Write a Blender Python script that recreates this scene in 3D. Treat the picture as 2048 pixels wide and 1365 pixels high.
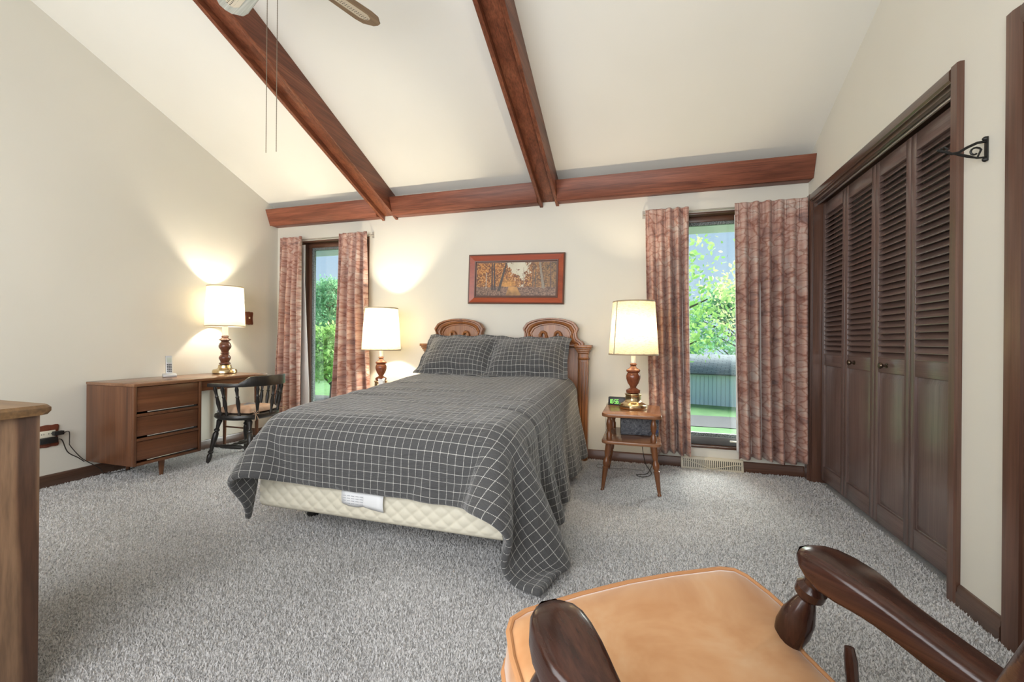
import bpy, bmesh, math, random
import numpy as np
from mathutils import Vector, Matrix, noise as mnoise

random.seed(7); np.random.seed(7)
for o in list(bpy.data.objects): bpy.data.objects.remove(o, do_unlink=True)
C = bpy.context.scene.collection
PI = math.pi

# ------------------------------------------------------------------ camera
PSI, ROLL, FPX, CX, CY, CAMH = 0.2963, 0.0084, 867.26, 1024.0, 683.34, 1.03
cam_d = bpy.data.cameras.new('camera'); cam = bpy.data.objects.new('camera', cam_d); C.objects.link(cam)
cam_d.sensor_width = 36.0; cam_d.lens = FPX / 2048 * 36.0
cam_d.shift_y = (CY - 682.5) / 2048; cam_d.clip_start = 0.02; cam_d.clip_end = 400
cam.matrix_world = Matrix.Translation((0, 0, CAMH)) @ Matrix.Rotation(PSI, 4, 'Z') @ Matrix.Rotation(PI/2, 4, 'X') @ Matrix.Rotation(ROLL, 4, 'Z')
bpy.context.scene.camera = cam
# room planes (metres, camera above the origin)
LW, RW, BW, RY = -3.92, 1.201, 3.862, -0.75
CEIL0, SLOPE = 2.457, 0.3986
def ceil_z(y): return CEIL0 + SLOPE * (BW - y)

# ------------------------------------------------------------------ world, sun, large lights, exposure
world = bpy.data.worlds.new('world'); bpy.context.scene.world = world; world.use_nodes = True
wn = world.node_tree.nodes; wl = world.node_tree.links
bg = wn['Background']
wtc = wn.new('ShaderNodeTexCoord'); wsep = wn.new('ShaderNodeSeparateXYZ'); wramp = wn.new('ShaderNodeValToRGB')
wl.new(wtc.outputs['Generated'], wsep.inputs[0]); wl.new(wsep.outputs['Z'], wramp.inputs['Fac'])
wramp.color_ramp.elements[0].position = 0.0; wramp.color_ramp.elements[0].color = (0.66, 0.82, 1.0, 1)
wramp.color_ramp.elements[1].position = 0.6; wramp.color_ramp.elements[1].color = (0.40, 0.62, 0.92, 1)
wl.new(wramp.outputs['Color'], bg.inputs['Color']); bg.inputs['Strength'].default_value = 0.70

def add_light(name, kind, loc, energy, color=(1, 1, 1), size=None, size_y=None, target=None, radius=None, parent=None):
    ld = bpy.data.lights.new(name, kind); ld.energy = energy; ld.color = color
    if kind == 'AREA':
        ld.shape = 'RECTANGLE'; ld.size = size; ld.size_y = size_y
    if radius is not None: ld.shadow_soft_size = radius
    o = bpy.data.objects.new(name, ld); C.objects.link(o); o.location = loc
    if target is not None:
        o.rotation_euler = (Vector(target) - Vector(loc)).to_track_quat('-Z', 'Y').to_euler()
    if parent: o.parent = parent
    return o
# hazy sun standing behind the trees, shining in by the far windows
sun = add_light('sun', 'SUN', (8, 30, 20), 14.0, (1.0, 0.98, 0.94)); sun.data.angle = 1.25
sun.rotation_euler = Vector((-0.28, -0.80, -0.52)).to_track_quat('-Z', 'Y').to_euler()
# added soft fill from behind the camera, set in an invented window
add_light('added_rear_fill', 'AREA', (-1.5, RY + 0.02, 1.55), 100, (1.0, 0.99, 0.97), 3.9, 1.9, target=(-1.5, 1.2, 1.85))
bpy.context.scene.view_settings.view_transform = 'Standard'
bpy.context.scene.view_settings.look = 'None'
bpy.context.scene.view_settings.exposure = 0.48
bpy.context.scene.view_settings.gamma = 1.0
bpy.context.scene.view_settings.use_curve_mapping = False

# ------------------------------------------------------------------ materials
def new_mat(name):
    m = bpy.data.materials.new(name); m.use_nodes = True
    nt = m.node_tree; b = nt.nodes['Principled BSDF']
    return m, nt, b
def plain(name, col, rough=0.6, metal=0.0, emit=None, estr=0.0, spec=0.5):
    m, nt, b = new_mat(name)
    b.inputs['Base Color'].default_value = (*col, 1); b.inputs['Roughness'].default_value = rough
    b.inputs['Metallic'].default_value = metal; b.inputs['Specular IOR Level'].default_value = spec
    if emit:
        b.inputs['Emission Color'].default_value = (*emit, 1); b.inputs['Emission Strength'].default_value = estr
    return m
def ramp(nt, stops):
    r = nt.nodes.new('ShaderNodeValToRGB'); e = r.color_ramp.elements
    while len(e) < len(stops): e.new(0.5)
    for i, (p, c) in enumerate(stops): e[i].position = p; e[i].color = (*c, 1)
    return r
def noise_node(nt, vec, scale, detail=4, rough=0.5, dist=0.0):
    n = nt.nodes.new('ShaderNodeTexNoise'); n.inputs['Scale'].default_value = scale; n.inputs['Detail'].default_value = detail
    n.inputs['Roughness'].default_value = rough; n.inputs['Distortion'].default_value = dist
    if vec is not None: nt.links.new(vec, n.inputs['Vector'])
    return n
def mapping(nt, vec, scale=(1, 1, 1), loc=(0, 0, 0), rot=(0, 0, 0)):
    m = nt.nodes.new('ShaderNodeMapping'); m.inputs['Scale'].default_value = scale
    m.inputs['Location'].default_value = loc; m.inputs['Rotation'].default_value = rot
    nt.links.new(vec, m.inputs['Vector']); return m
def math_node(nt, op, a, b=None, clamp=False):
    n = nt.nodes.new('ShaderNodeMath'); n.operation = op; n.use_clamp = clamp
    for i, v in enumerate((a, b)):
        if v is None: continue
        if isinstance(v, (int, float)): n.inputs[i].default_value = v
        else: nt.links.new(v, n.inputs[i])
    return n.outputs[0]
def mixrgb(nt, fac, a, b, mode='MIX'):
    n = nt.nodes.new('ShaderNodeMix'); n.data_type = 'RGBA'; n.blend_type = mode
    for idx, v in ((0, fac), (6, a), (7, b)):
        if isinstance(v, (int, float)): n.inputs[idx].default_value = v
        elif isinstance(v, tuple): n.inputs[idx].default_value = (*v, 1)
        else: nt.links.new(v, n.inputs[idx])
    return n.outputs[2]
def bump(nt, b, height, strength=0.2, dist=0.01):
    n = nt.nodes.new('ShaderNodeBump'); n.inputs['Strength'].default_value = strength; n.inputs['Distance'].default_value = dist
    nt.links.new(height, n.inputs['Height']); nt.links.new(n.outputs[0], b.inputs['Normal'])
def objcoord(nt, jitter=True):
    tc = nt.nodes.new('ShaderNodeTexCoord')
    if not jitter: return tc.outputs['Object']
    oi = nt.nodes.new('ShaderNodeObjectInfo')
    s = math_node(nt, 'MULTIPLY', oi.outputs['Random'], 7.0)
    a = nt.nodes.new('ShaderNodeVectorMath'); a.operation = 'ADD'
    nt.links.new(tc.outputs['Object'], a.inputs[0]); nt.links.new(s, a.inputs[1]); return a.outputs[0]
def wood(name, dark, mid, light, axis='Z', scale=9.0, rough=0.4, stretch=0.07, fine=0.35, spec=0.5, bstr=0.08, rings=False):
    m, nt, b = new_mat(name)
    co = objcoord(nt)
    sc = {'X': (stretch, 1, 1), 'Y': (1, stretch, 1), 'Z': (1, 1, stretch)}[axis]
    mp = mapping(nt, co, sc)
    if rings:
        w = nt.nodes.new('ShaderNodeTexWave'); w.wave_type = 'BANDS'; w.bands_direction = 'Y'; w.inputs['Scale'].default_value = scale * 0.8
        w.inputs['Distortion'].default_value = 7.0; w.inputs['Detail'].default_value = 2.5; w.inputs['Detail Scale'].default_value = 0.55; w.inputs['Detail Roughness'].default_value = 0.45
        nt.links.new(mp.outputs[0], w.inputs['Vector']); big = w.outputs['Fac']
    else:
        big = noise_node(nt, mp.outputs[0], scale, 5, 0.6, 1.4).outputs['Fac']
    r = ramp(nt, [(0.28, dark), (0.5, mid), (0.72, light)]); nt.links.new(big, r.inputs['Fac'])
    sc2 = tuple(v * 0.35 if v < 1 else 1 for v in sc)
    mp2 = mapping(nt, co, sc2)
    fn = noise_node(nt, mp2.outputs[0], scale * 16, 3, 0.6)
    rr = ramp(nt, [(0.35, (1 - fine,) * 3), (0.62, (1, 1, 1))]); nt.links.new(fn.outputs['Fac'], rr.inputs['Fac'])
    col = mixrgb(nt, 1.0, r.outputs[0], rr.outputs[0], 'MULTIPLY')
    nt.links.new(col, b.inputs['Base Color']); b.inputs['Roughness'].default_value = rough
    b.inputs['Specular IOR Level'].default_value = spec
    bump(nt, b, fn.outputs['Fac'], bstr, 0.004)
    return m
def paint(name, col, rough=0.75, var=0.03, bstr=0.06):
    m, nt, b = new_mat(name)
    co = objcoord(nt, False)
    n = noise_node(nt, co, 1.3, 3)
    c2 = tuple(max(0, c - var) for c in col)
    r = ramp(nt, [(0.3, c2), (0.7, col)]); nt.links.new(n.outputs['Fac'], r.inputs['Fac'])
    nt.links.new(r.outputs[0], b.inputs['Base Color']); b.inputs['Roughness'].default_value = rough
    f = noise_node(nt, co, 220, 3); bump(nt, b, f.outputs['Fac'], bstr, 0.002)
    return m
M = {}
M['wall'] = paint('wall_paint', (0.70, 0.675, 0.60))
M['ceiling'] = paint('ceiling_paint', (0.76, 0.745, 0.69), bstr=0.03)
M['white_paint'] = paint('white_paint', (0.74, 0.72, 0.66), 0.5)

def carpet_mat():
    m, nt, b = new_mat('grey_carpet')
    co = objcoord(nt, False)
    n1 = noise_node(nt, mapping(nt, co, (0.75, 1.25, 1)).outputs[0], 105, 5, 0.8, 1.6)
    n2 = noise_node(nt, co, 320, 2, 0.6)
    n3 = noise_node(nt, mapping(nt, co, (0.5, 1.2, 1)).outputs[0], 1.1, 3, 0.55, 0.8)
    r1 = ramp(nt, [(0.34, (0.36, 0.355, 0.35)), (0.44, (0.80, 0.79, 0.785)), (0.56, (0.93, 0.92, 0.915))])
    nt.links.new(n1.outputs['Fac'], r1.inputs['Fac'])
    r2 = ramp(nt, [(0.3, (0.72,) * 3), (0.6, (1, 1, 1))]); nt.links.new(n2.outputs['Fac'], r2.inputs['Fac'])
    c = mixrgb(nt, 1.0, r1.outputs[0], r2.outputs[0], 'MULTIPLY')
    r3 = ramp(nt, [(0.35, (0.86,) * 3), (0.65, (1.06, 1.06, 1.07))]); nt.links.new(n3.outputs['Fac'], r3.inputs['Fac'])
    c = mixrgb(nt, 1.0, c, r3.outputs[0], 'MULTIPLY')
    nt.links.new(c, b.inputs['Base Color']); b.inputs['Roughness'].default_value = 0.95; b.inputs['Specular IOR Level'].default_value = 0.1
    s = math_node(nt, 'ADD', n1.outputs['Fac'], math_node(nt, 'MULTIPLY', n2.outputs['Fac'], 0.4))
    bump(nt, b, s, 1.0, 0.016)
    return m
M['carpet'] = carpet_mat()
def pile_mat():
    m, nt, b = new_mat('carpet_yarn'); co = objcoord(nt, False)
    n1 = noise_node(nt, co, 150, 2); n3 = noise_node(nt, mapping(nt, co, (0.5, 1.2, 1)).outputs[0], 1.1, 3, 0.55, 0.8)
    r1 = ramp(nt, [(0.32, (0.45, 0.445, 0.44)), (0.48, (0.86, 0.85, 0.845)), (0.6, (0.95, 0.94, 0.935))]); nt.links.new(n1.outputs['Fac'], r1.inputs['Fac'])
    r3 = ramp(nt, [(0.35, (0.88,) * 3), (0.65, (1.0, 1.0, 1.0))]); nt.links.new(n3.outputs['Fac'], r3.inputs['Fac'])
    c = mixrgb(nt, 1.0, r1.outputs[0], r3.outputs[0], 'MULTIPLY'); nt.links.new(c, b.inputs['Base Color'])
    b.inputs['Roughness'].default_value = 0.9; b.inputs['Specular IOR Level'].default_value = 0.1
    tl = nt.nodes.new('ShaderNodeBsdfTranslucent'); nt.links.new(c, tl.inputs['Color']); mx = nt.nodes.new('ShaderNodeMixShader'); mx.inputs[0].default_value = 0.4
    nt.links.new(b.outputs[0], mx.inputs[1]); nt.links.new(tl.outputs[0], mx.inputs[2]); nt.links.new(mx.outputs[0], nt.nodes['Material Output'].inputs[0])
    return m
M['pile'] = pile_mat()
M['beam'] = wood('red_cedar', (0.10, 0.030, 0.014), (0.21, 0.066, 0.032), (0.29, 0.105, 0.052), 'Y', 7, 0.42, 0.10, 0.4, 0.35)
M['beam_x'] = wood('red_cedar_cross', (0.11, 0.033, 0.018), (0.21, 0.068, 0.038), (0.28, 0.10, 0.058), 'X', 7, 0.42, 0.10, 0.35, 0.35)
M['trim_y'] = wood('dark_trim_y', (0.055, 0.028, 0.018), (0.095, 0.049, 0.032), (0.13, 0.070, 0.046), 'Y', 10, 0.28, 0.06, 0.3)
M['trim_x'] = wood('dark_trim_x', (0.06, 0.026, 0.016), (0.11, 0.048, 0.028), (0.15, 0.070, 0.042), 'X', 10, 0.3, 0.06, 0.3)
M['trim_z'] = wood('dark_trim_z', (0.065, 0.028, 0.017), (0.115, 0.052, 0.033), (0.15, 0.07, 0.045), 'Z', 10, 0.28, 0.06, 0.3)
M['door_z'] = wood('closet_stain_z', (0.10, 0.063, 0.054), (0.145, 0.094, 0.081), (0.18, 0.12, 0.105), 'Z', 10, 0.27, 0.05, 0.25)
M['door_y'] = wood('closet_stain_y', (0.10, 0.063, 0.054), (0.145, 0.094, 0.081), (0.18, 0.12, 0.105), 'Y', 10, 0.27, 0.05, 0.25)
for k_ in ('door_z', 'door_y', 'trim_y', 'trim_z'):
    bb_ = M[k_].node_tree.nodes['Principled BSDF']; bb_.inputs['Coat Weight'].default_value = 0.5; bb_.inputs['Coat Roughness'].default_value = 0.3
M['walnut_z'] = wood('walnut_z', (0.085, 0.032, 0.014), (0.15, 0.058, 0.025), (0.19, 0.080, 0.036), 'Z', 6, 0.35, 0.06, 0.25)
M['walnut_y'] = wood('walnut_y', (0.085, 0.030, 0.013), (0.155, 0.058, 0.026), (0.21, 0.085, 0.038), 'Y', 6, 0.32, 0.06, 0.25)
M['desk_top'] = wood('desk_top', (0.16, 0.072, 0.034), (0.24, 0.115, 0.058), (0.29, 0.145, 0.078), 'Y', 6, 0.22, 0.06, 0.2)
M['ash'] = wood('ash_panel', (0.10, 0.045, 0.024), (0.22, 0.118, 0.064), (0.30, 0.175, 0.10), 'Z', 5, 0.45, 0.28, 0.35, rings=True)
M['ash_top'] = wood('ash_top', (0.12, 0.062, 0.026), (0.20, 0.108, 0.045), (0.25, 0.14, 0.06), 'X', 6, 0.4, 0.08, 0.3)
M['oak'] = wood('headboard_oak', (0.17, 0.060, 0.022), (0.31, 0.120, 0.042), (0.41, 0.175, 0.065), 'Z', 8, 0.3, 0.08, 0.35)
M['maple'] = wood('nightstand_maple', (0.19, 0.075, 0.032), (0.29, 0.125, 0.058), (0.35, 0.165, 0.082), 'X', 6, 0.25, 0.06, 0.2)
M['maple_z'] = wood('nightstand_leg_maple', (0.14, 0.050, 0.020), (0.22, 0.084, 0.034), (0.27, 0.11, 0.048), 'Z', 8, 0.25, 0.06, 0.25)
M['lampwood'] = wood('lamp_wood', (0.12, 0.032, 0.014), (0.20, 0.060, 0.026), (0.25, 0.085, 0.038), 'Z', 12, 0.18, 0.2, 0.2)
M['lampwood_dark'] = wood('lamp_wood_dark', (0.07, 0.022, 0.013), (0.12, 0.042, 0.024), (0.16, 0.06, 0.035), 'Z', 12, 0.18, 0.2, 0.2)
M['black_wood'] = wood('ebonised_wood', (0.012, 0.011, 0.010), (0.022, 0.020, 0.018), (0.04, 0.033, 0.028), 'Z', 9, 0.35, 0.1, 0.3)
M['arm_wood'] = wood('armchair_wood', (0.018, 0.007, 0.005), (0.045, 0.016, 0.010), (0.085, 0.030, 0.016), 'Y', 9, 0.22, 0.09, 0.35)
M['arm_wood_z'] = wood('armchair_wood_z', (0.018, 0.007, 0.005), (0.038, 0.014, 0.009), (0.06, 0.022, 0.013), 'Z', 9, 0.2, 0.2, 0.3)
M['plate_wood'] = wood('plate_wood', (0.12, 0.030, 0.014), (0.17, 0.045, 0.022), (0.21, 0.06, 0.03), 'Z', 14, 0.4, 0.1, 0.3)
M['frame_red'] = wood('frame_red', (0.22, 0.035, 0.012), (0.32, 0.055, 0.018), (0.38, 0.075, 0.025), 'X', 6, 0.3, 0.06, 0.15)
M['frame_dark'] = plain('frame_dark', (0.11, 0.045, 0.028), 0.4)
M['brass'] = plain('antique_brass', (0.62, 0.48, 0.28), 0.22, 1.0)
M['candle'] = plain('candle_tube', (0.82, 0.78, 0.70), 0.35)
M['black'] = plain('black_plastic', (0.012, 0.012, 0.012), 0.4)
M['black_metal'] = plain('black_iron', (0.014, 0.013, 0.012), 0.45, 0.3)
M['silver'] = plain('silver_plastic', (0.52, 0.53, 0.54), 0.35, 0.3)
M['steel'] = plain('steel', (0.6, 0.6, 0.6), 0.3, 1.0)
M['chain'] = plain('chain_metal', (0.24, 0.20, 0.15), 0.4, 0.8)
M['ivory'] = plain('ivory_plastic', (0.72, 0.68, 0.55), 0.4)
M['register'] = plain('register_enamel', (0.62, 0.57, 0.45), 0.4)
M['dark_gap'] = plain('dark_gap', (0.02, 0.018, 0.015), 0.8)
M['lining'] = plain('curtain_lining', (0.74, 0.73, 0.71), 0.85)
M['box_ticking'] = None
M['knob'] = plain('knob_bronze', (0.12, 0.085, 0.06), 0.25, 0.9)
M['lcd'] = plain('lcd_green', (0.02, 0.05, 0.01), 0.4, emit=(0.30, 1.0, 0.12), estr=0.8)
M['lcd_grey'] = plain('lcd_grey', (0.42, 0.47, 0.42), 0.3)
M['digit_dark'] = plain('print_dark', (0.05, 0.05, 0.06), 0.5)
M['paper'] = plain('paper', (0.80, 0.81, 0.82), 0.7)
M['print_grey'] = plain('print_grey', (0.40, 0.41, 0.44), 0.7)
M['tissue'] = plain('tissue', (0.85, 0.85, 0.84), 0.8)
M['rod'] = plain('curtain_rod_enamel', (0.42, 0.38, 0.33), 0.4, 0.3)
M['grey_frame'] = plain('grey_frame', (0.10, 0.10, 0.10), 0.5)
M['blue_logo'] = plain('blue_logo', (0.03, 0.05, 0.16), 0.5)
M['cord'] = plain('cord', (0.03, 0.025, 0.02), 0.5)
M['grey_cord'] = plain('cord_grey', (0.30, 0.29, 0.27), 0.5)

def glass_mat():
    m = bpy.data.materials.new('window_glass'); m.use_nodes = True; nt = m.node_tree
    for n in list(nt.nodes): nt.nodes.remove(n)
    out = nt.nodes.new('ShaderNodeOutputMaterial'); mix = nt.nodes.new('ShaderNodeMixShader')
    t = nt.nodes.new('ShaderNodeBsdfTransparent'); g = nt.nodes.new('ShaderNodeBsdfGlossy'); g.inputs['Roughness'].default_value = 0.02
    t.inputs['Color'].default_value = (0.93, 0.97, 0.96, 1)
    mix.inputs[0].default_value = 0.05
    nt.links.new(t.outputs[0], mix.inputs[1]); nt.links.new(g.outputs[0], mix.inputs[2]); nt.links.new(mix.outputs[0], out.inputs[0])
    return m
M['glass'] = glass_mat()
def frost_mat():
    m, nt, b = new_mat('mottled_weatherstrip')
    n = noise_node(nt, objcoord(nt, False), 130, 4, 0.7)
    r = ramp(nt, [(0.42, (0.03, 0.035, 0.035)), (0.62, (0.30, 0.33, 0.33))]); nt.links.new(n.outputs['Fac'], r.inputs['Fac'])
    nt.links.new(r.outputs[0], b.inputs['Base Color']); return m
M['weather'] = frost_mat()
def shade_mat(name, col, fleck, trans):
    m = bpy.data.materials.new(name); m.use_nodes = True; nt = m.node_tree
    for n in list(nt.nodes): nt.nodes.remove(n)
    out = nt.nodes.new('ShaderNodeOutputMaterial'); mix = nt.nodes.new('ShaderNodeMixShader'); mix.inputs[0].default_value = 0.55
    d = nt.nodes.new('ShaderNodeBsdfDiffuse'); t = nt.nodes.new('ShaderNodeBsdfTranslucent')
    co = objcoord(nt, False)
    n = noise_node(nt, mapping(nt, co, (1, 1, 5)).outputs[0], 40, 3, 0.7)
    r = ramp(nt, [(0.36, tuple(c * fleck for c in col)), (0.50, col)]); nt.links.new(n.outputs['Fac'], r.inputs['Fac'])
    nt.links.new(r.outputs[0], d.inputs['Color'])
    tr = mixrgb(nt, 1.0, r.outputs[0], tuple(a / b_ for a, b_ in zip(trans, col)), 'MULTIPLY'); nt.links.new(tr, t.inputs['Color'])
    nt.links.new(d.outputs[0], mix.inputs[1]); nt.links.new(t.outputs[0], mix.inputs[2]); nt.links.new(mix.outputs[0], out.inputs[0])
    return m
M['shade_linen'] = shade_mat('linen_shade', (0.66, 0.62, 0.50), 0.70, (0.23, 0.205, 0.145))
M['shade_white'] = shade_mat('white_shade', (0.78, 0.74, 0.64), 0.93, (0.27, 0.24, 0.175))
M['shade_trim'] = plain('shade_trim', (0.36, 0.28, 0.19), 0.7)

def uvnode(nt):
    tc = nt.nodes.new('ShaderNodeTexCoord'); return tc.outputs['UV']
def plaid_mat():
    m, nt, b = new_mat('charcoal_plaid')
    uv = uvnode(nt); sep = nt.nodes.new('ShaderNodeSeparateXYZ'); nt.links.new(uv, sep.inputs[0])
    P, Wd = 0.039, 0.0017
    def line(c, other):
        f = math_node(nt, 'FRACT', math_node(nt, 'DIVIDE', c, P))
        d = math_node(nt, 'ABSOLUTE', math_node(nt, 'SUBTRACT', f, 0.5))
        on = math_node(nt, 'LESS_THAN', d, Wd / P / 1.4)
        dash = math_node(nt, 'LESS_THAN', math_node(nt, 'FRACT', math_node(nt, 'DIVIDE', other, 0.0052)), 0.62)
        return math_node(nt, 'MULTIPLY', on, dash)
    l = math_node(nt, 'MAXIMUM', line(sep.outputs['X'], sep.outputs['Y']), line(sep.outputs['Y'], sep.outputs['X']))
    nz = noise_node(nt, uv, 900, 2, 0.6)
    r = ramp(nt, [(0.3, (0.060, 0.060, 0.061)), (0.7, (0.095, 0.095, 0.096))]); nt.links.new(nz.outputs['Fac'], r.inputs['Fac'])
    c = mixrgb(nt, l, r.outputs[0], (0.60, 0.59, 0.56))
    nt.links.new(c, b.inputs['Base Color']); b.inputs['Roughness'].default_value = 0.85
    b.inputs['Sheen Weight'].default_value = 0.35; b.inputs['Sheen Roughness'].default_value = 0.45
    b.inputs['Specular IOR Level'].default_value = 0.2
    w1 = noise_node(nt, mapping(nt, uv, (0.8, 2.6, 1)).outputs[0], 15, 4, 0.55, 0.8)
    w2 = noise_node(nt, uv, 420, 2)
    h = math_node(nt, 'ADD', w1.outputs['Fac'], math_node(nt, 'MULTIPLY', w2.outputs['Fac'], 0.04))
    bump(nt, b, h, 0.75, 0.024)
    return m
M['plaid'] = plaid_mat()
def quilt_mat():
    m, nt, b = new_mat('quilted_ticking')
    co = objcoord(nt, False)
    v = nt.nodes.new('ShaderNodeTexVoronoi'); v.feature = 'F1'; v.inputs['Scale'].default_value = 17; v.inputs['Randomness'].default_value = 0.25
    nt.links.new(co, v.inputs['Vector'])
    b.inputs['Base Color'].default_value = (0.66, 0.62, 0.50, 1); b.inputs['Roughness'].default_value = 0.6
    bump(nt, b, v.outputs['Distance'], -1.0, 0.06); return m
M['ticking'] = quilt_mat()
M['ticking_plain'] = plain('ticking_plain', (0.68, 0.64, 0.52), 0.6)
def curtain_mat():
    m, nt, b = new_mat('marbled_curtain')
    uv = uvnode(nt)
    base = noise_node(nt, mapping(nt, uv, (1.6, 4.5, 1)).outputs[0], 2.2, 4, 0.6, 1.2)
    r = ramp(nt, [(0.30, (0.34, 0.22, 0.20)), (0.42, (0.56, 0.33, 0.27)), (0.55, (0.64, 0.43, 0.36)), (0.70, (0.68, 0.57, 0.51))])
    nt.links.new(base.outputs['Fac'], r.inputs['Fac'])
    dn = noise_node(nt, mapping(nt, uv, (5, 9, 1)).outputs[0], 2.5, 4, 0.65)
    dv = nt.nodes.new('ShaderNodeVectorMath'); dv.operation = 'MULTIPLY_ADD'
    nt.links.new(dn.outputs['Color'], dv.inputs[0]); dv.inputs[1].default_value = (0.05, 0.05, 0); nt.links.new(uv, dv.inputs[2])
    vo = nt.nodes.new('ShaderNodeTexVoronoi'); vo.feature = 'DISTANCE_TO_EDGE'; vo.inputs['Scale'].default_value = 1.0
    nt.links.new(mapping(nt, dv.outputs[0], (6.5, 19, 1)).outputs[0], vo.inputs['Vector'])
    r2 = ramp(nt, [(0.0, (0.48, 0.27, 0.22)), (0.03, (0.78, 0.62, 0.56)), (0.10, (1, 1, 1))])
    nt.links.new(vo.outputs['Distance'], r2.inputs['Fac'])
    c = mixrgb(nt, 0.8, r.outputs[0], r2.outputs[0], 'MULTIPLY')
    f = noise_node(nt, mapping(nt, uv, (30, 300, 1)).outputs[0], 3, 2)
    r3 = ramp(nt, [(0.3, (0.85,) * 3), (0.7, (1.08,) * 3)]); nt.links.new(f.outputs['Fac'], r3.inputs['Fac'])
    c = mixrgb(nt, 1.0, c, r3.outputs[0], 'MULTIPLY')
    nt.links.new(c, b.inputs['Base Color']); b.inputs['Roughness'].default_value = 0.6; b.inputs['Specular IOR Level'].default_value = 0.3
    b.inputs['Sheen Weight'].default_value = 0.3
    bump(nt, b, f.outputs['Fac'], 0.15, 0.002)
    tl = nt.nodes.new('ShaderNodeBsdfTranslucent'); nt.links.new(c, tl.inputs['Color']); mx = nt.nodes.new('ShaderNodeMixShader'); mx.inputs[0].default_value = 0.22
    nt.links.new(b.outputs[0], mx.inputs[1]); nt.links.new(tl.outputs[0], mx.inputs[2]); nt.links.new(mx.outputs[0], nt.nodes['Material Output'].inputs[0]); return m
M['curtain'] = curtain_mat()
def velvet_mat():
    m, nt, b = new_mat('apricot_velvet')
    co = objcoord(nt, False)
    n = noise_node(nt, co, 5, 4, 0.6, 0.6)
    r = ramp(nt, [(0.3, (0.50, 0.24, 0.10)), (0.5, (0.60, 0.33, 0.16)), (0.72, (0.66, 0.43, 0.25))]); nt.links.new(n.outputs['Fac'], r.inputs['Fac'])
    nt.links.new(r.outputs[0], b.inputs['Base Color']); b.inputs['Roughness'].default_value = 0.8
    b.inputs['Sheen Weight'].default_value = 0.5; b.inputs['Sheen Roughness'].default_value = 0.35; b.inputs['Specular IOR Level'].default_value = 0.2
    f = noise_node(nt, co, 350, 2); n2 = noise_node(nt, co, 9, 2)
    bump(nt, b, math_node(nt, 'ADD', math_node(nt, 'MULTIPLY', f.outputs['Fac'], 0.05), n2.outputs['Fac']), 0.25, 0.012); return m
M['velvet'] = velvet_mat()
M['piping'] = plain('velvet_piping', (0.50, 0.24, 0.10), 0.7)
def cushion_mat():
    m, nt, b = new_mat('patchwork_cushion')
    v = nt.nodes.new('ShaderNodeTexVoronoi'); v.inputs['Scale'].default_value = 7
    nt.links.new(objcoord(nt, False), v.inputs['Vector'])
    s = nt.nodes.new('ShaderNodeSeparateColor'); nt.links.new(v.outputs['Color'], s.inputs[0])
    r = ramp(nt, [(0.2, (0.45, 0.28, 0.18)), (0.45, (0.50, 0.36, 0.26)), (0.6, (0.27, 0.26, 0.27)), (0.8, (0.48, 0.40, 0.33))])
    nt.links.new(s.outputs[0], r.inputs['Fac']); nt.links.new(r.outputs[0], b.inputs['Base Color']); b.inputs['Roughness'].default_value = 0.8
    return m
M['cushion'] = cushion_mat()
M['cushion_edge'] = plain('cushion_edge', (0.42, 0.29, 0.20), 0.8)
def marbled_grey():
    m, nt, b = new_mat('marbled_grey')
    n = noise_node(nt, objcoord(nt, False), 9, 3, 0.5, 4.0)
    r = ramp(nt, [(0.40, (0.055, 0.06, 0.075)), (0.5, (0.16, 0.17, 0.19)), (0.56, (0.06, 0.065, 0.08)), (0.65, (0.20, 0.21, 0.23))])
    nt.links.new(n.outputs['Fac'], r.inputs['Fac']); nt.links.new(r.outputs[0], b.inputs['Base Color']); return m
M['marbled'] = marbled_grey()
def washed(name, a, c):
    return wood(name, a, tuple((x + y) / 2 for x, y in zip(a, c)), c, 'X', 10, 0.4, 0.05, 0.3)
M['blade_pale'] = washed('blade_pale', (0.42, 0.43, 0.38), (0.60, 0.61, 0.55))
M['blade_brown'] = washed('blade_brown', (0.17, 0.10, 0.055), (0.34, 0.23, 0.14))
def cane_mat():
    m, nt, b = new_mat('cane')
    v = nt.nodes.new('ShaderNodeTexVoronoi'); v.inputs['Scale'].default_value = 72; v.inputs['Randomness'].default_value = 0.0
    nt.links.new(objcoord(nt, False), v.inputs['Vector'])
    r = ramp(nt, [(0.26, (0.06, 0.05, 0.04)), (0.34, (0.62, 0.55, 0.43))]); nt.links.new(v.outputs['Distance'], r.inputs['Fac'])
    nt.links.new(r.outputs[0], b.inputs['Base Color']); return m
M['cane'] = cane_mat()
def leaf_mat(name, a, c):
    m, nt, b = new_mat(name)
    at = nt.nodes.new('ShaderNodeAttribute'); at.attribute_name = 'tone'
    r = ramp(nt, [(0.0, a), (1.0, c)]); nt.links.new(at.outputs['Fac'], r.inputs['Fac'])
    nt.links.new(r.outputs[0], b.inputs['Base Color']); b.inputs['Roughness'].default_value = 0.6
    out = nt.nodes['Material Output']
    t = nt.nodes.new('ShaderNodeBsdfTranslucent'); nt.links.new(r.outputs[0], t.inputs['Color'])
    mx = nt.nodes.new('ShaderNodeMixShader'); mx.inputs[0].default_value = 0.45
    nt.links.new(b.outputs[0], mx.inputs[1]); nt.links.new(t.outputs[0], mx.inputs[2]); nt.links.new(mx.outputs[0], out.inputs[0])
    return m
M['leaf'] = leaf_mat('maple_leaf', (0.17, 0.40, 0.10), (0.50, 0.72, 0.24))
M['leaf_deep'] = leaf_mat('deep_leaf', (0.14, 0.38, 0.20), (0.36, 0.62, 0.32))
M['leaf_gold'] = leaf_mat('yellow_leaf', (0.46, 0.52, 0.22), (0.76, 0.74, 0.42))
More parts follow.
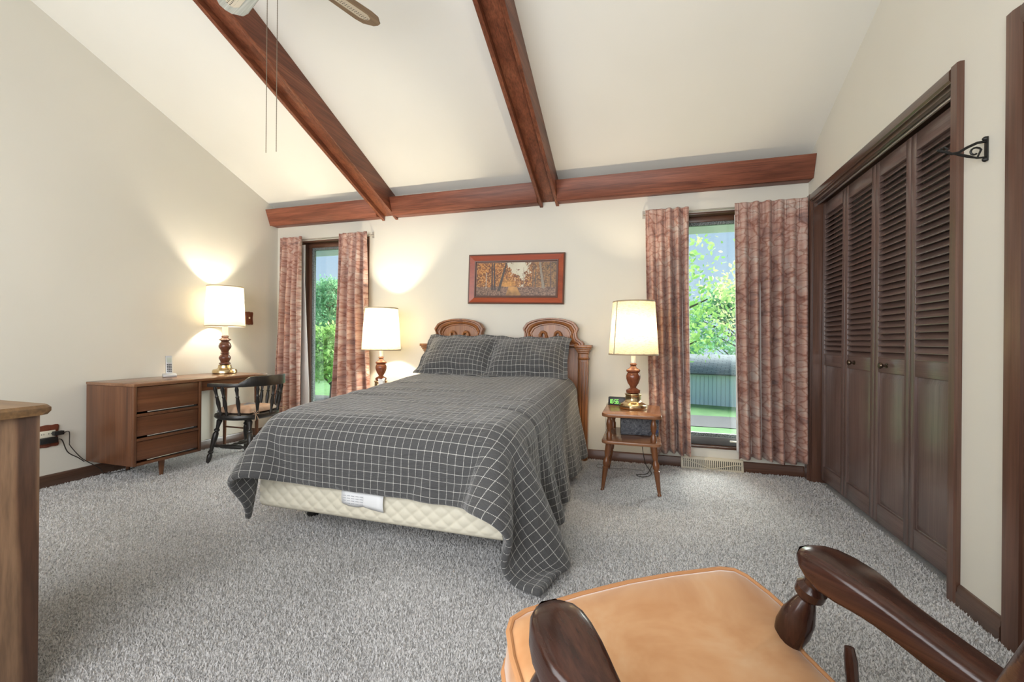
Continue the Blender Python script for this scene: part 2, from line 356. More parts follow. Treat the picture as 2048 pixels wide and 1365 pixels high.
M['bark'] = plain('bark', (0.09, 0.075, 0.06), 0.9)
def grass_mat(name, a, c, sc=1.2):
    m, nt, b = new_mat(name)
    co = objcoord(nt, False); n = noise_node(nt, co, sc, 6, 0.7)
    r = ramp(nt, [(0.3, a), (0.7, c)]); nt.links.new(n.outputs['Fac'], r.inputs['Fac']); nt.links.new(r.outputs[0], b.inputs['Base Color'])
    b.inputs['Roughness'].default_value = 0.9; return m
M['lawn'] = grass_mat('lawn', (0.06, 0.17, 0.045), (0.12, 0.26, 0.075))
M['gravel'] = grass_mat('gravel', (0.05, 0.048, 0.05), (0.09, 0.085, 0.088), 3)
M['siding'] = plain('shed_siding', (0.60, 0.68, 0.72), 0.7)
M['soffit'] = plain('soffit', (0.62, 0.70, 0.62), 0.7)
def shingle_mat():
    m, nt, b = new_mat('grey_shingle')
    br = nt.nodes.new('ShaderNodeTexBrick'); br.inputs['Scale'].default_value = 1.0
    br.inputs['Color1'].default_value = (0.15, 0.18, 0.19, 1); br.inputs['Color2'].default_value = (0.21, 0.24, 0.25, 1); br.inputs['Mortar'].default_value = (0.09, 0.11, 0.12, 1)
    br.inputs['Brick Width'].default_value = 0.6; br.inputs['Row Height'].default_value = 0.28; br.inputs['Mortar Size'].default_value = 0.03
    tc = nt.nodes.new('ShaderNodeTexCoord'); nt.links.new(tc.outputs['UV'], br.inputs['Vector'])
    nt.links.new(br.outputs['Color'], b.inputs['Base Color']); b.inputs['Roughness'].default_value = 0.9; return m
M['shingle'] = shingle_mat()

# ------------------------------------------------------------------ mesh builder
class MB:
    def __init__(s): s.v = []; s.f = []; s.uv = None
    def add(s, verts, faces, mx=None):
        n = len(s.v)
        s.v += [tuple(mx @ Vector(p)) if mx is not None else tuple(p) for p in verts]
        s.f += [tuple(i + n for i in f) for f in faces]; return s
    def box(s, x0, x1, y0, y1, z0, z1, mx=None):
        v = [(x0, y0, z0), (x1, y0, z0), (x1, y1, z0), (x0, y1, z0), (x0, y0, z1), (x1, y0, z1), (x1, y1, z1), (x0, y1, z1)]
        return s.add(v, [(0, 3, 2, 1), (4, 5, 6, 7), (0, 1, 5, 4), (1, 2, 6, 5), (2, 3, 7, 6), (3, 0, 4, 7)], mx)
    def lathe(s, prof, seg=24, mx=None, cap=True):
        v = []; f = []; n = len(prof)
        for (r, z) in prof:
            for k in range(seg):
                a = 2 * PI * k / seg; v.append((r * math.cos(a), r * math.sin(a), z))
        for i in range(n - 1):
            for k in range(seg):
                k2 = (k + 1) % seg; f.append((i * seg + k, i * seg + k2, (i + 1) * seg + k2, (i + 1) * seg + k))
        if cap:
            f.append(tuple(reversed(range(seg)))); f.append(tuple((n - 1) * seg + k for k in range(seg)))
        return s.add(v, f, mx)
    def tube(s, pts, rad, seg=8, mx=None, cap=True):
        pts = [Vector(p) for p in pts]; n = len(pts)
        rads = rad if isinstance(rad, (list, tuple)) else [rad] * n
        v = []; f = []; up = None
        for i in range(n):
            t = (pts[min(i + 1, n - 1)] - pts[max(i - 1, 0)]).normalized()
            if up is None:
                up = Vector((0, 0, 1)) if abs(t.z) < 0.9 else Vector((1, 0, 0))
            a = t.cross(up)
            if a.length < 1e-5: a = t.orthogonal()
            a.normalize(); b = a.cross(t).normalized(); up = b
            for k in range(seg):
                th = 2 * PI * k / seg; p = pts[i] + rads[i] * (math.cos(th) * a + math.sin(th) * b); v.append(tuple(p))
        for i in range(n - 1):
            for k in range(seg):
                k2 = (k + 1) % seg; f.append((i * seg + k, (i + 1) * seg + k, (i + 1) * seg + k2, i * seg + k2))
        if cap: f.append(tuple(range(seg))); f.append(tuple(reversed([(n - 1) * seg + k for k in range(seg)])))
        return s.add(v, f, mx)
    def prism(s, poly, d0, d1, plane='XY', mx=None):
        n = len(poly)
        def P(a, b, d): return {'XY': (a, b, d), 'XZ': (a, d, b), 'YZ': (d, a, b)}[plane]
        v = [P(a, b, d0) for a, b in poly] + [P(a, b, d1) for a, b in poly]
        f = [tuple(reversed(range(n))), tuple(range(n, 2 * n))] + [(i, (i + 1) % n, n + (i + 1) % n, n + i) for i in range(n)]
        return s.add(v, f, mx)
    def loft(s, loops, mx=None, capstart=True, capend=True):
        n = len(loops[0]); v = [p for l in loops for p in l]; f = []
        for i in range(len(loops) - 1):
            for k in range(n):
                k2 = (k + 1) % n; f.append((i * n + k, i * n + k2, (i + 1) * n + k2, (i + 1) * n + k))
        if capstart: f.append(tuple(reversed(range(n))))
        if capend: f.append(tuple((len(loops) - 1) * n + k for k in range(n)))
        return s.add(v, f, mx)
    def build(s, name, mat, parent=None, bevel=0, seg=2, smooth=35, fix=True):
        me = bpy.data.meshes.new(name); me.from_pydata(s.v, [], s.f); me.update()
        bm = bmesh.new(); bm.from_mesh(me)
        if fix: bmesh.ops.recalc_face_normals(bm, faces=bm.faces)
        if bevel:
            es = [e for e in bm.edges if len(e.link_faces) == 2 and e.calc_face_angle(0) > 0.6]
            bmesh.ops.bevel(bm, geom=es, offset=bevel, segments=seg, affect='EDGES', profile=0.5, clamp_overlap=True)
        for fc in bm.faces: fc.smooth = True
        for e in bm.edges:
            if len(e.link_faces) == 2 and e.calc_face_angle(0) > math.radians(smooth): e.smooth = False
        bm.to_mesh(me); bm.free()
        return link(name, me, mat, parent)
def link(name, me, mat, parent=None):
    o = bpy.data.objects.new(name, me); C.objects.link(o)
    if mat is not None and len(me.materials) == 0: me.materials.append(M[mat] if isinstance(mat, str) else mat)
    if parent: o.parent = parent
    return o
def tag(o, label, cat, group=None, kind=None):
    o['label'] = label; o['category'] = cat
    if group: o['group'] = group
    if kind: o['kind'] = kind
    return o
def thing(name, label, cat, loc=(0, 0, 0), rz=0.0, group=None, kind=None):
    o = bpy.data.objects.new(name, None); C.objects.link(o); o.location = loc; o.rotation_euler = (0, 0, rz); o.empty_display_size = 0.05
    return tag(o, label, cat, group, kind)
def dup(o, parent=None):
    c = o.copy(); C.objects.link(c)
    if parent: c.parent = parent
    return c
def sheet(name, P, UV, mat, parent=None, thick=0.0, sub=0, offset=0.0):
    """P: (ny,nx,3) grid, UV same with 2"""
    ny, nx = P.shape[:2]
    me = bpy.data.meshes.new(name)
    idx = np.arange(ny * nx).reshape(ny, nx)
    F = np.stack([idx[:-1, :-1], idx[:-1, 1:], idx[1:, 1:], idx[1:, :-1]], -1).reshape(-1, 4)
    me.from_pydata(P.reshape(-1, 3).tolist(), [], F.tolist())
    ul = me.uv_layers.new(name='uv'); li = np.empty(len(me.loops), int); me.loops.foreach_get('vertex_index', li)
    ul.data.foreach_set('uv', UV.reshape(-1, 2)[li].ravel()); me.polygons.foreach_set('use_smooth', [True] * len(F)); me.update()
    o = link(name, me, mat, parent)
    if thick:
        md = o.modifiers.new('thickness', 'SOLIDIFY'); md.thickness = thick; md.offset = offset
    if sub:
        md = o.modifiers.new('smooth', 'SUBSURF'); md.levels = sub; md.render_levels = sub
    return o
def T3(x=0, y=0, z=0): return Matrix.Translation((x, y, z))
def Rt(a, ax): return Matrix.Rotation(a, 4, ax)
def orient(p0, p1):
    """matrix placing local +Z from p0 to p1"""
    d = Vector(p1) - Vector(p0); return Matrix.Translation(p0) @ d.to_track_quat('Z', 'Y').to_matrix().to_4x4()

#--SECTIONS--

# ================================================================== ROOM SHELL
def struct(o, label, cat): return tag(o, label, cat, kind='structure')
struct(MB().box(LW - 0.2, RW + 0.9, RY - 0.2, BW + 0.16, -0.12, 0.0).build('floor', 'carpet'), 'light grey speckled wall-to-wall carpet of the bedroom', 'carpet')
CY0, CY1, CH = 2.213, 3.765, 2.10
def carpet_pile(n=480000):
    rng = np.random.RandomState(5)
    # more tufts where the carpet is seen closer
    r = 0.7 + 4.6 * rng.rand(n * 2) ** 1.15; a = -0.95 + 1.9 * rng.rand(n * 2) + 0.2963 + PI / 2
    x = r * np.cos(a); y = r * np.sin(a)
    k = (x > LW + 0.02) & ((x < RW - 0.02) | ((x < RW + 0.05) & (y > CY0 + 0.03) & (y < CY1 - 0.03))) & (y > 0.25) & (y < BW - 0.02)
    x, y = x[k][:n], y[k][:n]; n = len(x); r = np.hypot(x, y)
    s = 0.0034 + 0.0012 * r * (0.5 + rng.rand(n)); th = rng.rand(n) * 2 * PI; ln = rng.rand(n) * 0.009; la = rng.rand(n) * 2 * PI
    bx, by = np.cos(th) * s * 0.5, np.sin(th) * s * 0.5; h = 0.006 + 0.008 * rng.rand(n)
    V = np.empty((n, 3, 3)); V[:, 0] = np.stack([x - bx, y - by, np.zeros(n)], 1); V[:, 1] = np.stack([x + bx, y + by, np.zeros(n)], 1); V[:, 2] = np.stack([x + ln * np.cos(la), y + ln * np.sin(la), h], 1)
    me = bpy.data.meshes.new('carpet_pile'); me.vertices.add(n * 3); me.vertices.foreach_set('co', V.ravel().astype(np.float32))
    me.loops.add(n * 3); me.loops.foreach_set('vertex_index', np.arange(n * 3, dtype=np.int32)); me.polygons.add(n)
    me.polygons.foreach_set('loop_start', np.arange(0, n * 3, 3, dtype=np.int32)); me.polygons.foreach_set('loop_total', np.full(n, 3, np.int32))
    me.update(); me.validate(); return me
cp_ = link('carpet_pile', carpet_pile(), 'pile', bpy.data.objects['floor']); cp_['kind'] = 'stuff'
yb = BW + 0.16; yr = RY - 0.16
struct(MB().prism([(yb, ceil_z(yb)), (yr, ceil_z(yr)), (yr, ceil_z(yr) + 0.2), (yb, ceil_z(yb) + 0.2)], LW - 0.2, RW + 0.9, 'YZ').build('ceiling', 'ceiling'), 'smooth off-white ceiling sloping up away from the windows', 'ceiling')
struct(MB().prism([(yb, -0.12), (yr, -0.12), (yr, ceil_z(yr) + 0.1), (yb, ceil_z(yb) + 0.1)], LW - 0.15, LW, 'YZ').build('wall_left', 'wall'), 'cream painted wall behind the walnut desk', 'wall')
WZ0, WZ1 = 0.17, 2.105
WINS = [(-3.58, -2.73), (0.12, 0.97)]
b = MB(); xs = [LW - 0.15, WINS[0][0], WINS[0][1], WINS[1][0], WINS[1][1], RW + 0.9]
for i in (0, 2, 4): b.box(xs[i], xs[i + 1], BW, BW + 0.16, -0.12, 2.6)
for (a, c) in WINS: b.box(a, c, BW, BW + 0.16, -0.12, WZ0); b.box(a, c, BW, BW + 0.16, WZ1, 2.6)
struct(b.build('wall_back', 'wall'), 'cream painted wall behind the bed, with the two tall windows', 'wall')
# right wall with closet and doorway openings
DY0, DY1 = 0.93, 1.865
b = MB()
for (a, c) in ((RY - 0.16, DY0), (DY1, CY0), (CY1, BW)): b.box(RW, RW + 0.13, a, c, -0.12, CH)
b.prism([(BW, CH), (RY - 0.16, CH), (RY - 0.16, ceil_z(RY - 0.16) + 0.1), (BW, ceil_z(BW) + 0.1)], RW, RW + 0.13, 'YZ')
struct(b.build('wall_right', 'wall'), 'cream painted wall holding the louvered closet doors', 'wall')
b = MB().box(RW + 0.7, RW + 0.8, RY, BW, -0.12, 2.6).box(RW + 0.13, RW + 0.75, CY0 - 0.12, CY0 - 0.06, 0, 2.5).box(RW + 0.13, RW + 0.75, RY, BW, 2.3, 2.4)
struct(b.build('wall_closet', 'wall'), 'inner walls of the closet behind the louvered doors', 'wall')
# rear wall behind the camera, with a wide framed opening added to hold the fill light
RX0, RX1, RZ0, RZ1 = -3.5, 0.5, 0.58, 2.52
b = MB().box(LW - 0.15, RX0, RY - 0.12, RY, -0.12, 4.6).box(RX1, RW + 0.9, RY - 0.12, RY, -0.12, 4.6).box(RX0, RX1, RY - 0.12, RY, -0.12, RZ0).box(RX0, RX1, RY - 0.12, RY, RZ1, 4.6)
struct(b.build('wall_rear', 'wall'), 'cream painted wall facing the bed, with a wide opening added for the fill light', 'wall')
w3 = thing('window_3', 'wide dark wood window frame added around the fill light, in the unseen wall facing the bed', 'window', (0, 0, 0), kind='structure')
for (a, c, d, e) in ((RX0, RX1, RZ0, RZ0 + 0.06), (RX0, RX1, RZ1 - 0.06, RZ1), (RX0, RX0 + 0.06, RZ0, RZ1), (RX1 - 0.06, RX1, RZ0, RZ1)):
    MB().box(a, c, RY - 0.1, RY - 0.03, d, e).build('frame_rail', 'trim_x', w3)

# ------------------------------------------------------------------ windows in the back wall
def window(n, x0, x1, label):
    t = thing('window_%d' % n, label, 'window', (0, 0, 0), kind='structure')
    y0, y1 = BW - 0.006, BW + 0.115
    th = 0.018
    MB().box(x0, x1, y0, y1, WZ1 - th, WZ1).build('head_jamb', 'trim_x', t, 0.003)
    MB().box(x0, x1, y0 - 0.004, y1, WZ0, WZ0 + th).build('sill_board', 'trim_x', t, 0.003)
    MB().box(x0, x0 + th, y0, y1, WZ0 + th, WZ1 - th).build('side_jamb', 'trim_z', t, 0.003)
    MB().box(x1 - th, x1, y0, y1, WZ0 + th, WZ1 - th).build('side_jamb', 'trim_z', t, 0.003)
    a, c, d, e = x0 + th, x1 - th, WZ0 + th, WZ1 - th
    # inner stop, sash rails and stiles, mottled weatherstrip, glass
    sy0, sy1 = BW + 0.065, BW + 0.11
    s = 0.045
    MB().box(a, c, sy0, sy1, e - s, e).build('sash_rail', 'trim_x', t, 0.004)
    MB().box(a, c, sy0 - 0.012, sy1, d, d + s + 0.02).build('sash_rail', 'grey_frame', t, 0.004)
    MB().box(a, a + s, sy0, sy1, d + s, e - s).build('sash_stile', 'trim_z', t, 0.004)
    MB().box(c - s, c, sy0, sy1, d + s, e - s).build('sash_stile', 'trim_z', t, 0.004)
    a, c, d, e = a + s, c - s, d + s + 0.02, e - s
    k = 0.026
    for q in ((a, c, e - k, e), (a, c, d, d + k), (a, a + k, d + k, e - k), (c - k, c, d + k, e - k)):
        MB().box(q[0], q[1], sy0 + 0.012, sy1 - 0.006, q[2], q[3]).build('weatherstrip', 'weather', t)
    MB().box(a + k, c - k, sy0 + 0.026, sy0 + 0.030, d + k, e - k).build('pane', 'glass', t)
    h = MB().box(x1 - 0.30, x1 - 0.20, sy0 - 0.05, sy0 - 0.035, WZ0 + 0.055, WZ0 + 0.068)
    h.tube([(x1 - 0.21, sy0 - 0.04, WZ0 + 0.062), (x1 - 0.195, sy0 - 0.045, WZ0 + 0.08), (x1 - 0.19, sy0 - 0.03, WZ0 + 0.10)], 0.009)
    h.box(x1 - 0.225, x1 - 0.17, sy0 - 0.03, sy0 - 0.011, WZ0 + 0.045, WZ0 + 0.075)
    h.build('crank_handle', 'ivory', t, 0.003)
    return t
window(1, *WINS[0], 'tall narrow wood framed window near the desk, looking on dense trees')
window(2, *WINS[1], 'tall narrow wood framed window beside the closet, looking on a grey shed')

# ------------------------------------------------------------------ baseboards
def base_run(name, mx, length, label, mat):
    prof = [(0, 0), (0.016, 0), (0.016, 0.05), (0.012, 0.058), (0.012, 0.072), (0.006, 0.083), (0, 0.085)]
    return struct(MB().prism(prof, 0, length, 'XZ', mx).build(name, mat), label, 'baseboard')
# local x = out of wall, local y = along
for (a, c, nm, lb) in ((LW, 0.297, 'baseboard_back', 'dark wood baseboard along the wall behind the bed'), (0.762, RW - 0.016, 'baseboard_back_corner', 'short dark baseboard between floor register and closet corner')):
    m = Matrix(((0, 1, 0, a), (-1, 0, 0, BW), (0, 0, 1, 0), (0, 0, 0, 1)))
    base_run(nm, m, c - a, lb, 'trim_x')
base_run('baseboard_left', Matrix(((1, 0, 0, LW), (0, 1, 0, RY), (0, 0, 1, 0), (0, 0, 0, 1))), BW - 0.02 - RY, 'dark wood baseboard along the wall behind the desk', 'trim_y')
base_run('baseboard_right', Matrix(((-1, 0, 0, RW), (0, 1, 0, 1.935), (0, 0, 1, 0), (0, 0, 0, 1))), 2.155 - 1.935, 'short dark baseboard between closet casing and doorway casing', 'trim_y')
base_run('baseboard_right_corner', Matrix(((-1, 0, 0, RW), (0, 1, 0, 3.842), (0, 0, 1, 0), (0, 0, 0, 1))), BW - 0.017 - 3.842, 'tiny dark baseboard return in the closet corner', 'trim_y')

# ------------------------------------------------------------------ ceiling beams and wall cornice
def beam(n, x0, x1, label):
    t = thing('trim_%d' % n, label, 'beam', (0, 0, 0), kind='structure')
    ye = RY + 0.005
    def slab(a, c, d0, d1, yend):
        p = [(yend, ceil_z(yend) - d0), (ye, ceil_z(ye) - d0), (ye, ceil_z(ye) - d1), (yend, ceil_z(yend) - d1)]
        return MB().prism(p, a, c, 'YZ')
    slab(x0, x0 + 0.028, 0.0, 0.205, BW - 0.002).build('side_board', 'beam', t, 0.002)
    slab(x1 - 0.028, x1, 0.0, 0.205, BW - 0.002).build('side_board', 'beam', t, 0.002)
    slab(x0 + 0.029, x1 - 0.029, 0.11, 0.160, BW - 0.002).build('bottom_board', 'beam', t, 0.002)
    return t
beam(1, -2.575, -2.395, 'red stained boxed ceiling beam running down beside the window near the desk')
beam(2, -0.922, -0.745, 'red stained boxed ceiling beam running down above the bed and picture')
t = thing('trim_3', 'red stained wooden cornice board along the top of the window wall', 'cornice', (0, 0, 0), kind='structure')
for (a, c) in ((LW + 0.002, -2.577), (-2.393, -0.924), (-0.743, RW - 0.002)):
    MB().prism([(3.752, 2.268), (3.689, 2.430), (3.711, 2.438), (3.774, 2.277)], a, c, 'YZ').build('front_board', 'beam_x', t, 0.002)
    MB().box(a, c, 3.778, BW - 0.002, 2.272, 2.29).build('bottom_board', 'beam_x', t, 0.002)

# ------------------------------------------------------------------ closet casing and bifold doors
t = thing('trim_4', 'dark stained casing around the louvered closet', 'casing', (0, 0, 0), kind='structure')
def casing_z(y0, y1, z1, par, flip):
    w = y1 - y0
    prof = [(0, 0), (w, 0), (w, 0.014), (w - 0.008, 0.02), (0.012, 0.02), (0.004, 0.013), (0, 0.013)] if flip else [(0, 0), (w, 0), (w, 0.013), (w - 0.004, 0.013), (w - 0.012, 0.02), (0.008, 0.02), (0, 0.014)]
    m = Matrix(((0, -1, 0, RW), (1, 0, 0, y0), (0, 0, 1, 0), (0, 0, 0, 1)))
    return MB().prism(prof, 0.0, z1, 'XY', m).build('casing_board', 'trim_z', par)
casing_z(2.157, 2.213, 2.157, t, False); casing_z(3.768, 3.84, 2.157, t, True)
MB().prism([(RW, 2.10), (RW - 0.013, 2.10), (RW - 0.013, 2.104), (RW - 0.02, 2.112), (RW - 0.02, 2.148), (RW - 0.014, 2.157), (RW, 2.157)], 2.2135, 3.7675, 'XZ').build('head_casing', 'trim_y', t)
MB().box(RW - 0.001, RW + 0.13, CY0, CY0 + 0.018, 0, 2.10).build('jamb', 'trim_z', t)
MB().box(RW - 0.001, RW + 0.13, CY1 - 0.018, CY1, 0, 2.10).build('jamb', 'trim_z', t)
MB().box(RW - 0.001, RW + 0.13, CY0 + 0.018, CY1 - 0.018, 2.082, 2.10).build('head_jamb', 'trim_y', t)
MB().box(RW + 0.022, RW + 0.034, CY0 + 0.018, CY1 - 0.018, 2.066, 2.081).build('track_lip', 'steel', t, 0.003)
XD = RW + 0.056
bounds = [3.742, 3.366, 2.978, 2.632, 2.236]
DZ0, DZ1 = 0.03, 2.062
dl = ['louvered closet leaf hinged beside the window corner', 'louvered closet leaf with bronze knob next to the corner leaf', 'louvered closet leaf with bronze knob next to the outer leaf', 'louvered closet leaf next to the bare wall and iron bracket']
for i in range(4):
    y1, y0 = bounds[i] - 0.0015, bounds[i + 1] + 0.0015
    t = thing('door_%d' % (i + 1), dl[i], 'closet door', (XD, y0, DZ0), kind='structure')
    w = y1 - y0; h = DZ1 - DZ0; st = 0.042; dp = 0.028
    zl0, zl1, zp0, zp1 = 0.925, 1.945, 0.105, 0.845
    for a in (0, w - st): MB().box(0, dp, a, a + st, 0, h).build('stile', 'door_z', t, 0.003)
    for (a, c) in ((0, zp0), (zp1, zl0), (zl1, h)): MB().box(0.0005, dp, st, w - st, a, c).build('rail', 'door_y', t, 0.003)
    # raised panel
    pb = MB(); lo = []
    for (ins, xx) in ((0.0, 0.012), (0.004, 0.014), (0.03, 0.006), (0.032, 0.0055)):
        lo.append([(xx, st + ins, zp0 + ins), (xx, w - st - ins, zp0 + ins), (xx, w - st - ins, zp1 - ins), (xx, st + ins, zp1 - ins)])
    back = [(0.022, st, zp0), (0.022, w - st, zp0), (0.022, w - st, zp1), (0.022, st, zp1)]
    pb.loft([back] + lo).build('panel', 'door_z', t)
    # louver slats: one mesh per leaf, one object per slat
    n = 30; sp = (zl1 - zl0) / n; me = None
    for k in range(n):
        z = zl0 + (k + 0.5) * sp
        if me is None:
            mx = Rt(math.radians(-54), 'Y')
            s = MB().box(-0.0235, 0.0235, 0, w - 2 * st, -0.0035, 0.0035, mx).build('slat', 'door_y', t, 0.002, 1); me = s.data
        else: s = link('slat', me, None, t)
        s.location = (0.014, st, z)
    if i in (1, 2):
        kz = 0.885; ky = w * (0.62 if i == 1 else 0.60)
        kn = MB().lathe([(0.013, 0), (0.013, 0.004), (0.006, 0.006), (0.006, 0.018), (0.014, 0.023), (0.017, 0.030), (0.014, 0.037), (0.006, 0.039)], 16, T3(0, ky, kz) @ Rt(-PI / 2, 'Y')).build('knob', 'knob', t)
        kn['label'] = 'round bronze knob'

# ------------------------------------------------------------------ entry door by the corner
t = thing('trim_5', 'dark stained casing around the doorway near the armchair', 'casing', (0, 0, 0), kind='structure')
m = Matrix(((0, -1, 0, RW), (1, 0, 0, DY1), (0, 0, 1, 0), (0, 0, 0, 1)))
MB().prism([(0, 0), (0.066, 0), (0.066, 0.012), (0.058, 0.018), (0.03, 0.018), (0.012, 0.013), (0.0, 0.010)], 0, 2.165, 'XY', m).build('casing_board', 'trim_z', t)
m = Matrix(((0, -1, 0, RW), (1, 0, 0, DY0 - 0.066), (0, 0, 1, 0), (0, 0, 0, 1)))
MB().prism([(0, 0), (0.066, 0), (0.066, 0.010), (0.054, 0.013), (0.036, 0.018), (0.008, 0.018), (0.0, 0.012)], 0, 2.165, 'XY', m).build('casing_board', 'trim_z', t)
MB().prism([(RW, 2.10), (RW - 0.012, 2.10), (RW - 0.018, 2.115), (RW - 0.018, 2.157), (RW - 0.012, 2.165), (RW, 2.165)], DY0 + 0.0005, DY1 - 0.0005, 'XZ').build('head_casing', 'trim_y', t)
MB().box(RW - 0.001, RW + 0.13, DY1 - 0.018, DY1 - 0.0005, 0, 2.10).build('jamb', 'trim_z', t)
t = thing('door_5', 'dark stained slab door in the doorway near the armchair', 'door', (RW + 0.03, DY0, 0), kind='structure')
MB().box(0, 0.035, 0.004, DY1 - DY0 - 0.02, 0.01, 2.085).build('slab', 'door_z', t, 0.003)
MB().lathe([(0.026, 0), (0.026, 0.006), (0.01, 0.01), (0.01, 0.035), (0.024, 0.045), (0.026, 0.058), (0.014, 0.066)], 18, T3(0, 0.07, 0.95) @ Rt(-PI / 2, 'Y')).build('door_knob', 'brass', t)

# ================================================================== BED
BX0, BX1, BY0, BY1 = -1.945, -0.565, 1.80, 3.70
bed = thing('bed', 'double bed with quilted cream box spring on a low metal frame', 'bed', ((BX0 + BX1) / 2, (BY0 + BY1) / 2, 0))
bcx, bcy = bed.location.x, bed.location.y
hw, hl = (BX1 - BX0) / 2, (BY1 - BY0) / 2
MB().box(-hw, hw, -hl, hl, 0.15, 0.36).build('box_spring', 'ticking', bed, 0.025, 3)
MB().box(-hw + 0.01, hw - 0.01, -hl + 0.01, hl - 0.01, 0.362, 0.585).build('mattress', 'ticking', bed, 0.05, 4)
for sx in (-1, 1):
    MB().box(sx * (hw - 0.06) - 0.02, sx * (hw - 0.06) + 0.02, -hl + 0.2, hl - 0.02, 0.118, 0.149).build('side_rail', 'black_metal', bed)
for y in (-hl + 0.30, hl - 0.40):
    MB().box(-hw + 0.05, hw - 0.05, y - 0.018, y + 0.018, 0.095, 0.118).build('cross_rail', 'black_metal', bed)
    for sx in (-1, 1):
        MB().lathe([(0.03, 0.0), (0.034, 0.012), (0.03, 0.03), (0.018, 0.034), (0.018, 0.095)], 14, T3(sx * (hw - 0.09), y, 0)).build('leg', 'black_metal', bed)
Xq, Zq = np.meshgrid(np.linspace(-hw + 0.02, hw - 0.02, 240), np.linspace(0.168, 0.345, 34))
hq = 0.008 * np.sqrt(np.abs(np.cos(PI * (Xq / 0.075 + Zq / 0.062)) * np.cos(PI * (Xq / 0.075 - Zq / 0.062)))) * np.clip(np.minimum(Zq - 0.168, 0.345 - Zq) / 0.015, 0, 1)
sheet('quilted_border', np.stack([Xq, -hl - 0.0005 - hq, Zq], -1), np.stack([Xq, Zq], -1), 'ticking_plain', bed)
# paper law-tag hanging on the box spring
tg = MB(); lx0, lx1 = -0.15, 0.085
P = [[(lx0 + (lx1 - lx0) * i / 6, -hl - 0.014 - 0.008 * math.sin(PI * j / 4) - 0.004 * math.sin(i * 1.3), 0.312 - 0.085 * j / 4 + (0.006 if (i in (0, 3) and j == 4) else 0) - 0.012 * i / 6) for i in range(7)] for j in range(5)]
tg = sheet('law_tag', np.array(P), np.zeros((5, 7, 2)), 'paper', bed, 0.0006); tg['label'] = 'white paper tag with small print'
pr = MB()
for k in range(4):
    z = 0.278 - k * 0.012; x0 = lx0 + 0.012; n = 5
    for q in range(n): 
        a = x0 + q * 0.024; pr.box(a, a + 0.017, -hl - 0.0265, -hl - 0.0260, z - 0.0015, z + 0.0015)
pr.build('tag_print', 'print_grey', tg)

# headboard
hb = thing('headboard', 'carved oak headboard with two arched crests and square posts', 'headboard', (-1.25, BW - 0.055, 0))
for sx in (-1, 1):
    px = sx * 0.745
    p = MB().box(px - 0.042, px + 0.042, -0.045, 0.02, 0.0, 0.93).build('post', 'oak', hb, 0.004)
    for k in (-1, 0, 1): MB().box(px + k * 0.022 - 0.007, px + k * 0.022 + 0.007, -0.052, -0.0455, 0.12, 0.86).build('reed', 'oak', p, 0.003, 1)
    MB().lathe([(0.048, 0.875), (0.054, 0.885), (0.048, 0.895)], 20, T3(px, -0.012, 0)).build('collar_ring', 'oak', p)
    cp = MB()
    for (w, z0, z1) in ((0.048, 0.931, 0.945), (0.056, 0.946, 0.962), (0.064, 0.963, 0.978), (0.074, 0.979, 1.003)): cp.box(px - w, px + w, -0.045 - (w - 0.042), 0.03, z0, z1)
    cp.build('post_cap', 'oak', hb, 0.003)
MB().box(-0.70, 0.70, -0.03, 0.0, 0.35, 0.985).build('back_panel', 'oak', hb, 0.003)
MB().box(-0.70, 0.70, -0.045, 0.005, 0.986, 1.01).build('top_rail', 'oak', hb, 0.005)
def arch_half():
    pts = [(0.300, 0.985), (0.298, 1.02), (0.285, 1.035), (0.262, 1.045), (0.245, 1.062), (0.236, 1.085), (0.236, 1.112), (0.247, 1.133), (0.250, 1.150)]
    for k in range(1, 9):
        a = k / 8.0; x = 0.250 * (1 - a); pts.append((x, 1.150 + 0.092 * math.sin(math.acos(x / 0.2502))))
    return pts
ah = arch_half(); outline = ah + [(-x, z) for (x, z) in reversed(ah[:-1])]
for cx in (-0.428, 0.451):
    loops = [[(cx + x, 0.01, z) for x, z in outline]]
    for (s, y) in ((1.0, -0.045), (0.985, -0.052), (0.93, -0.052), (0.90, -0.036), (0.86, -0.036), (0.83, -0.044), (0.78, -0.040), (0.74, -0.022), (0.70, -0.022), (0.68, -0.012)):
        loops.append([(cx + x * s, y, 0.985 + (z - 0.985) * (0.5 + 0.5 * s) - (1 - s) * 0.06) for x, z in outline])
    loops = [[(x, y, max(z, 0.985)) for (x, y, z) in l] for l in loops]
    ar = MB().loft(loops).build('arched_crest', 'oak', hb, smooth=28)
    for sx in (-1, 1):
        pts = []; rad = []
        for k in range(15):
            a = k / 14.0
            if a < 0.5:
                q = a / 0.5; pts.append((cx + sx * (0.020 + 0.022 * math.sin(q * PI / 2) - 0.012 * math.sin(q * PI)), -0.026, 0.992 + 0.093 * q)); rad.append(0.008 + 0.006 * q)
            else:
                q = (a - 0.5) / 0.5; th = PI - q * PI * 1.1
                pts.append((cx + sx * (0.066 + 0.026 * math.cos(th)), -0.030, 1.085 + 0.032 * math.sin(th))); rad.append(0.014 - 0.006 * abs(q - 0.5) + (0.004 if q > 0.8 else 0))
        MB().tube(pts, rad, 8).build('scroll_carving', 'oak', ar)

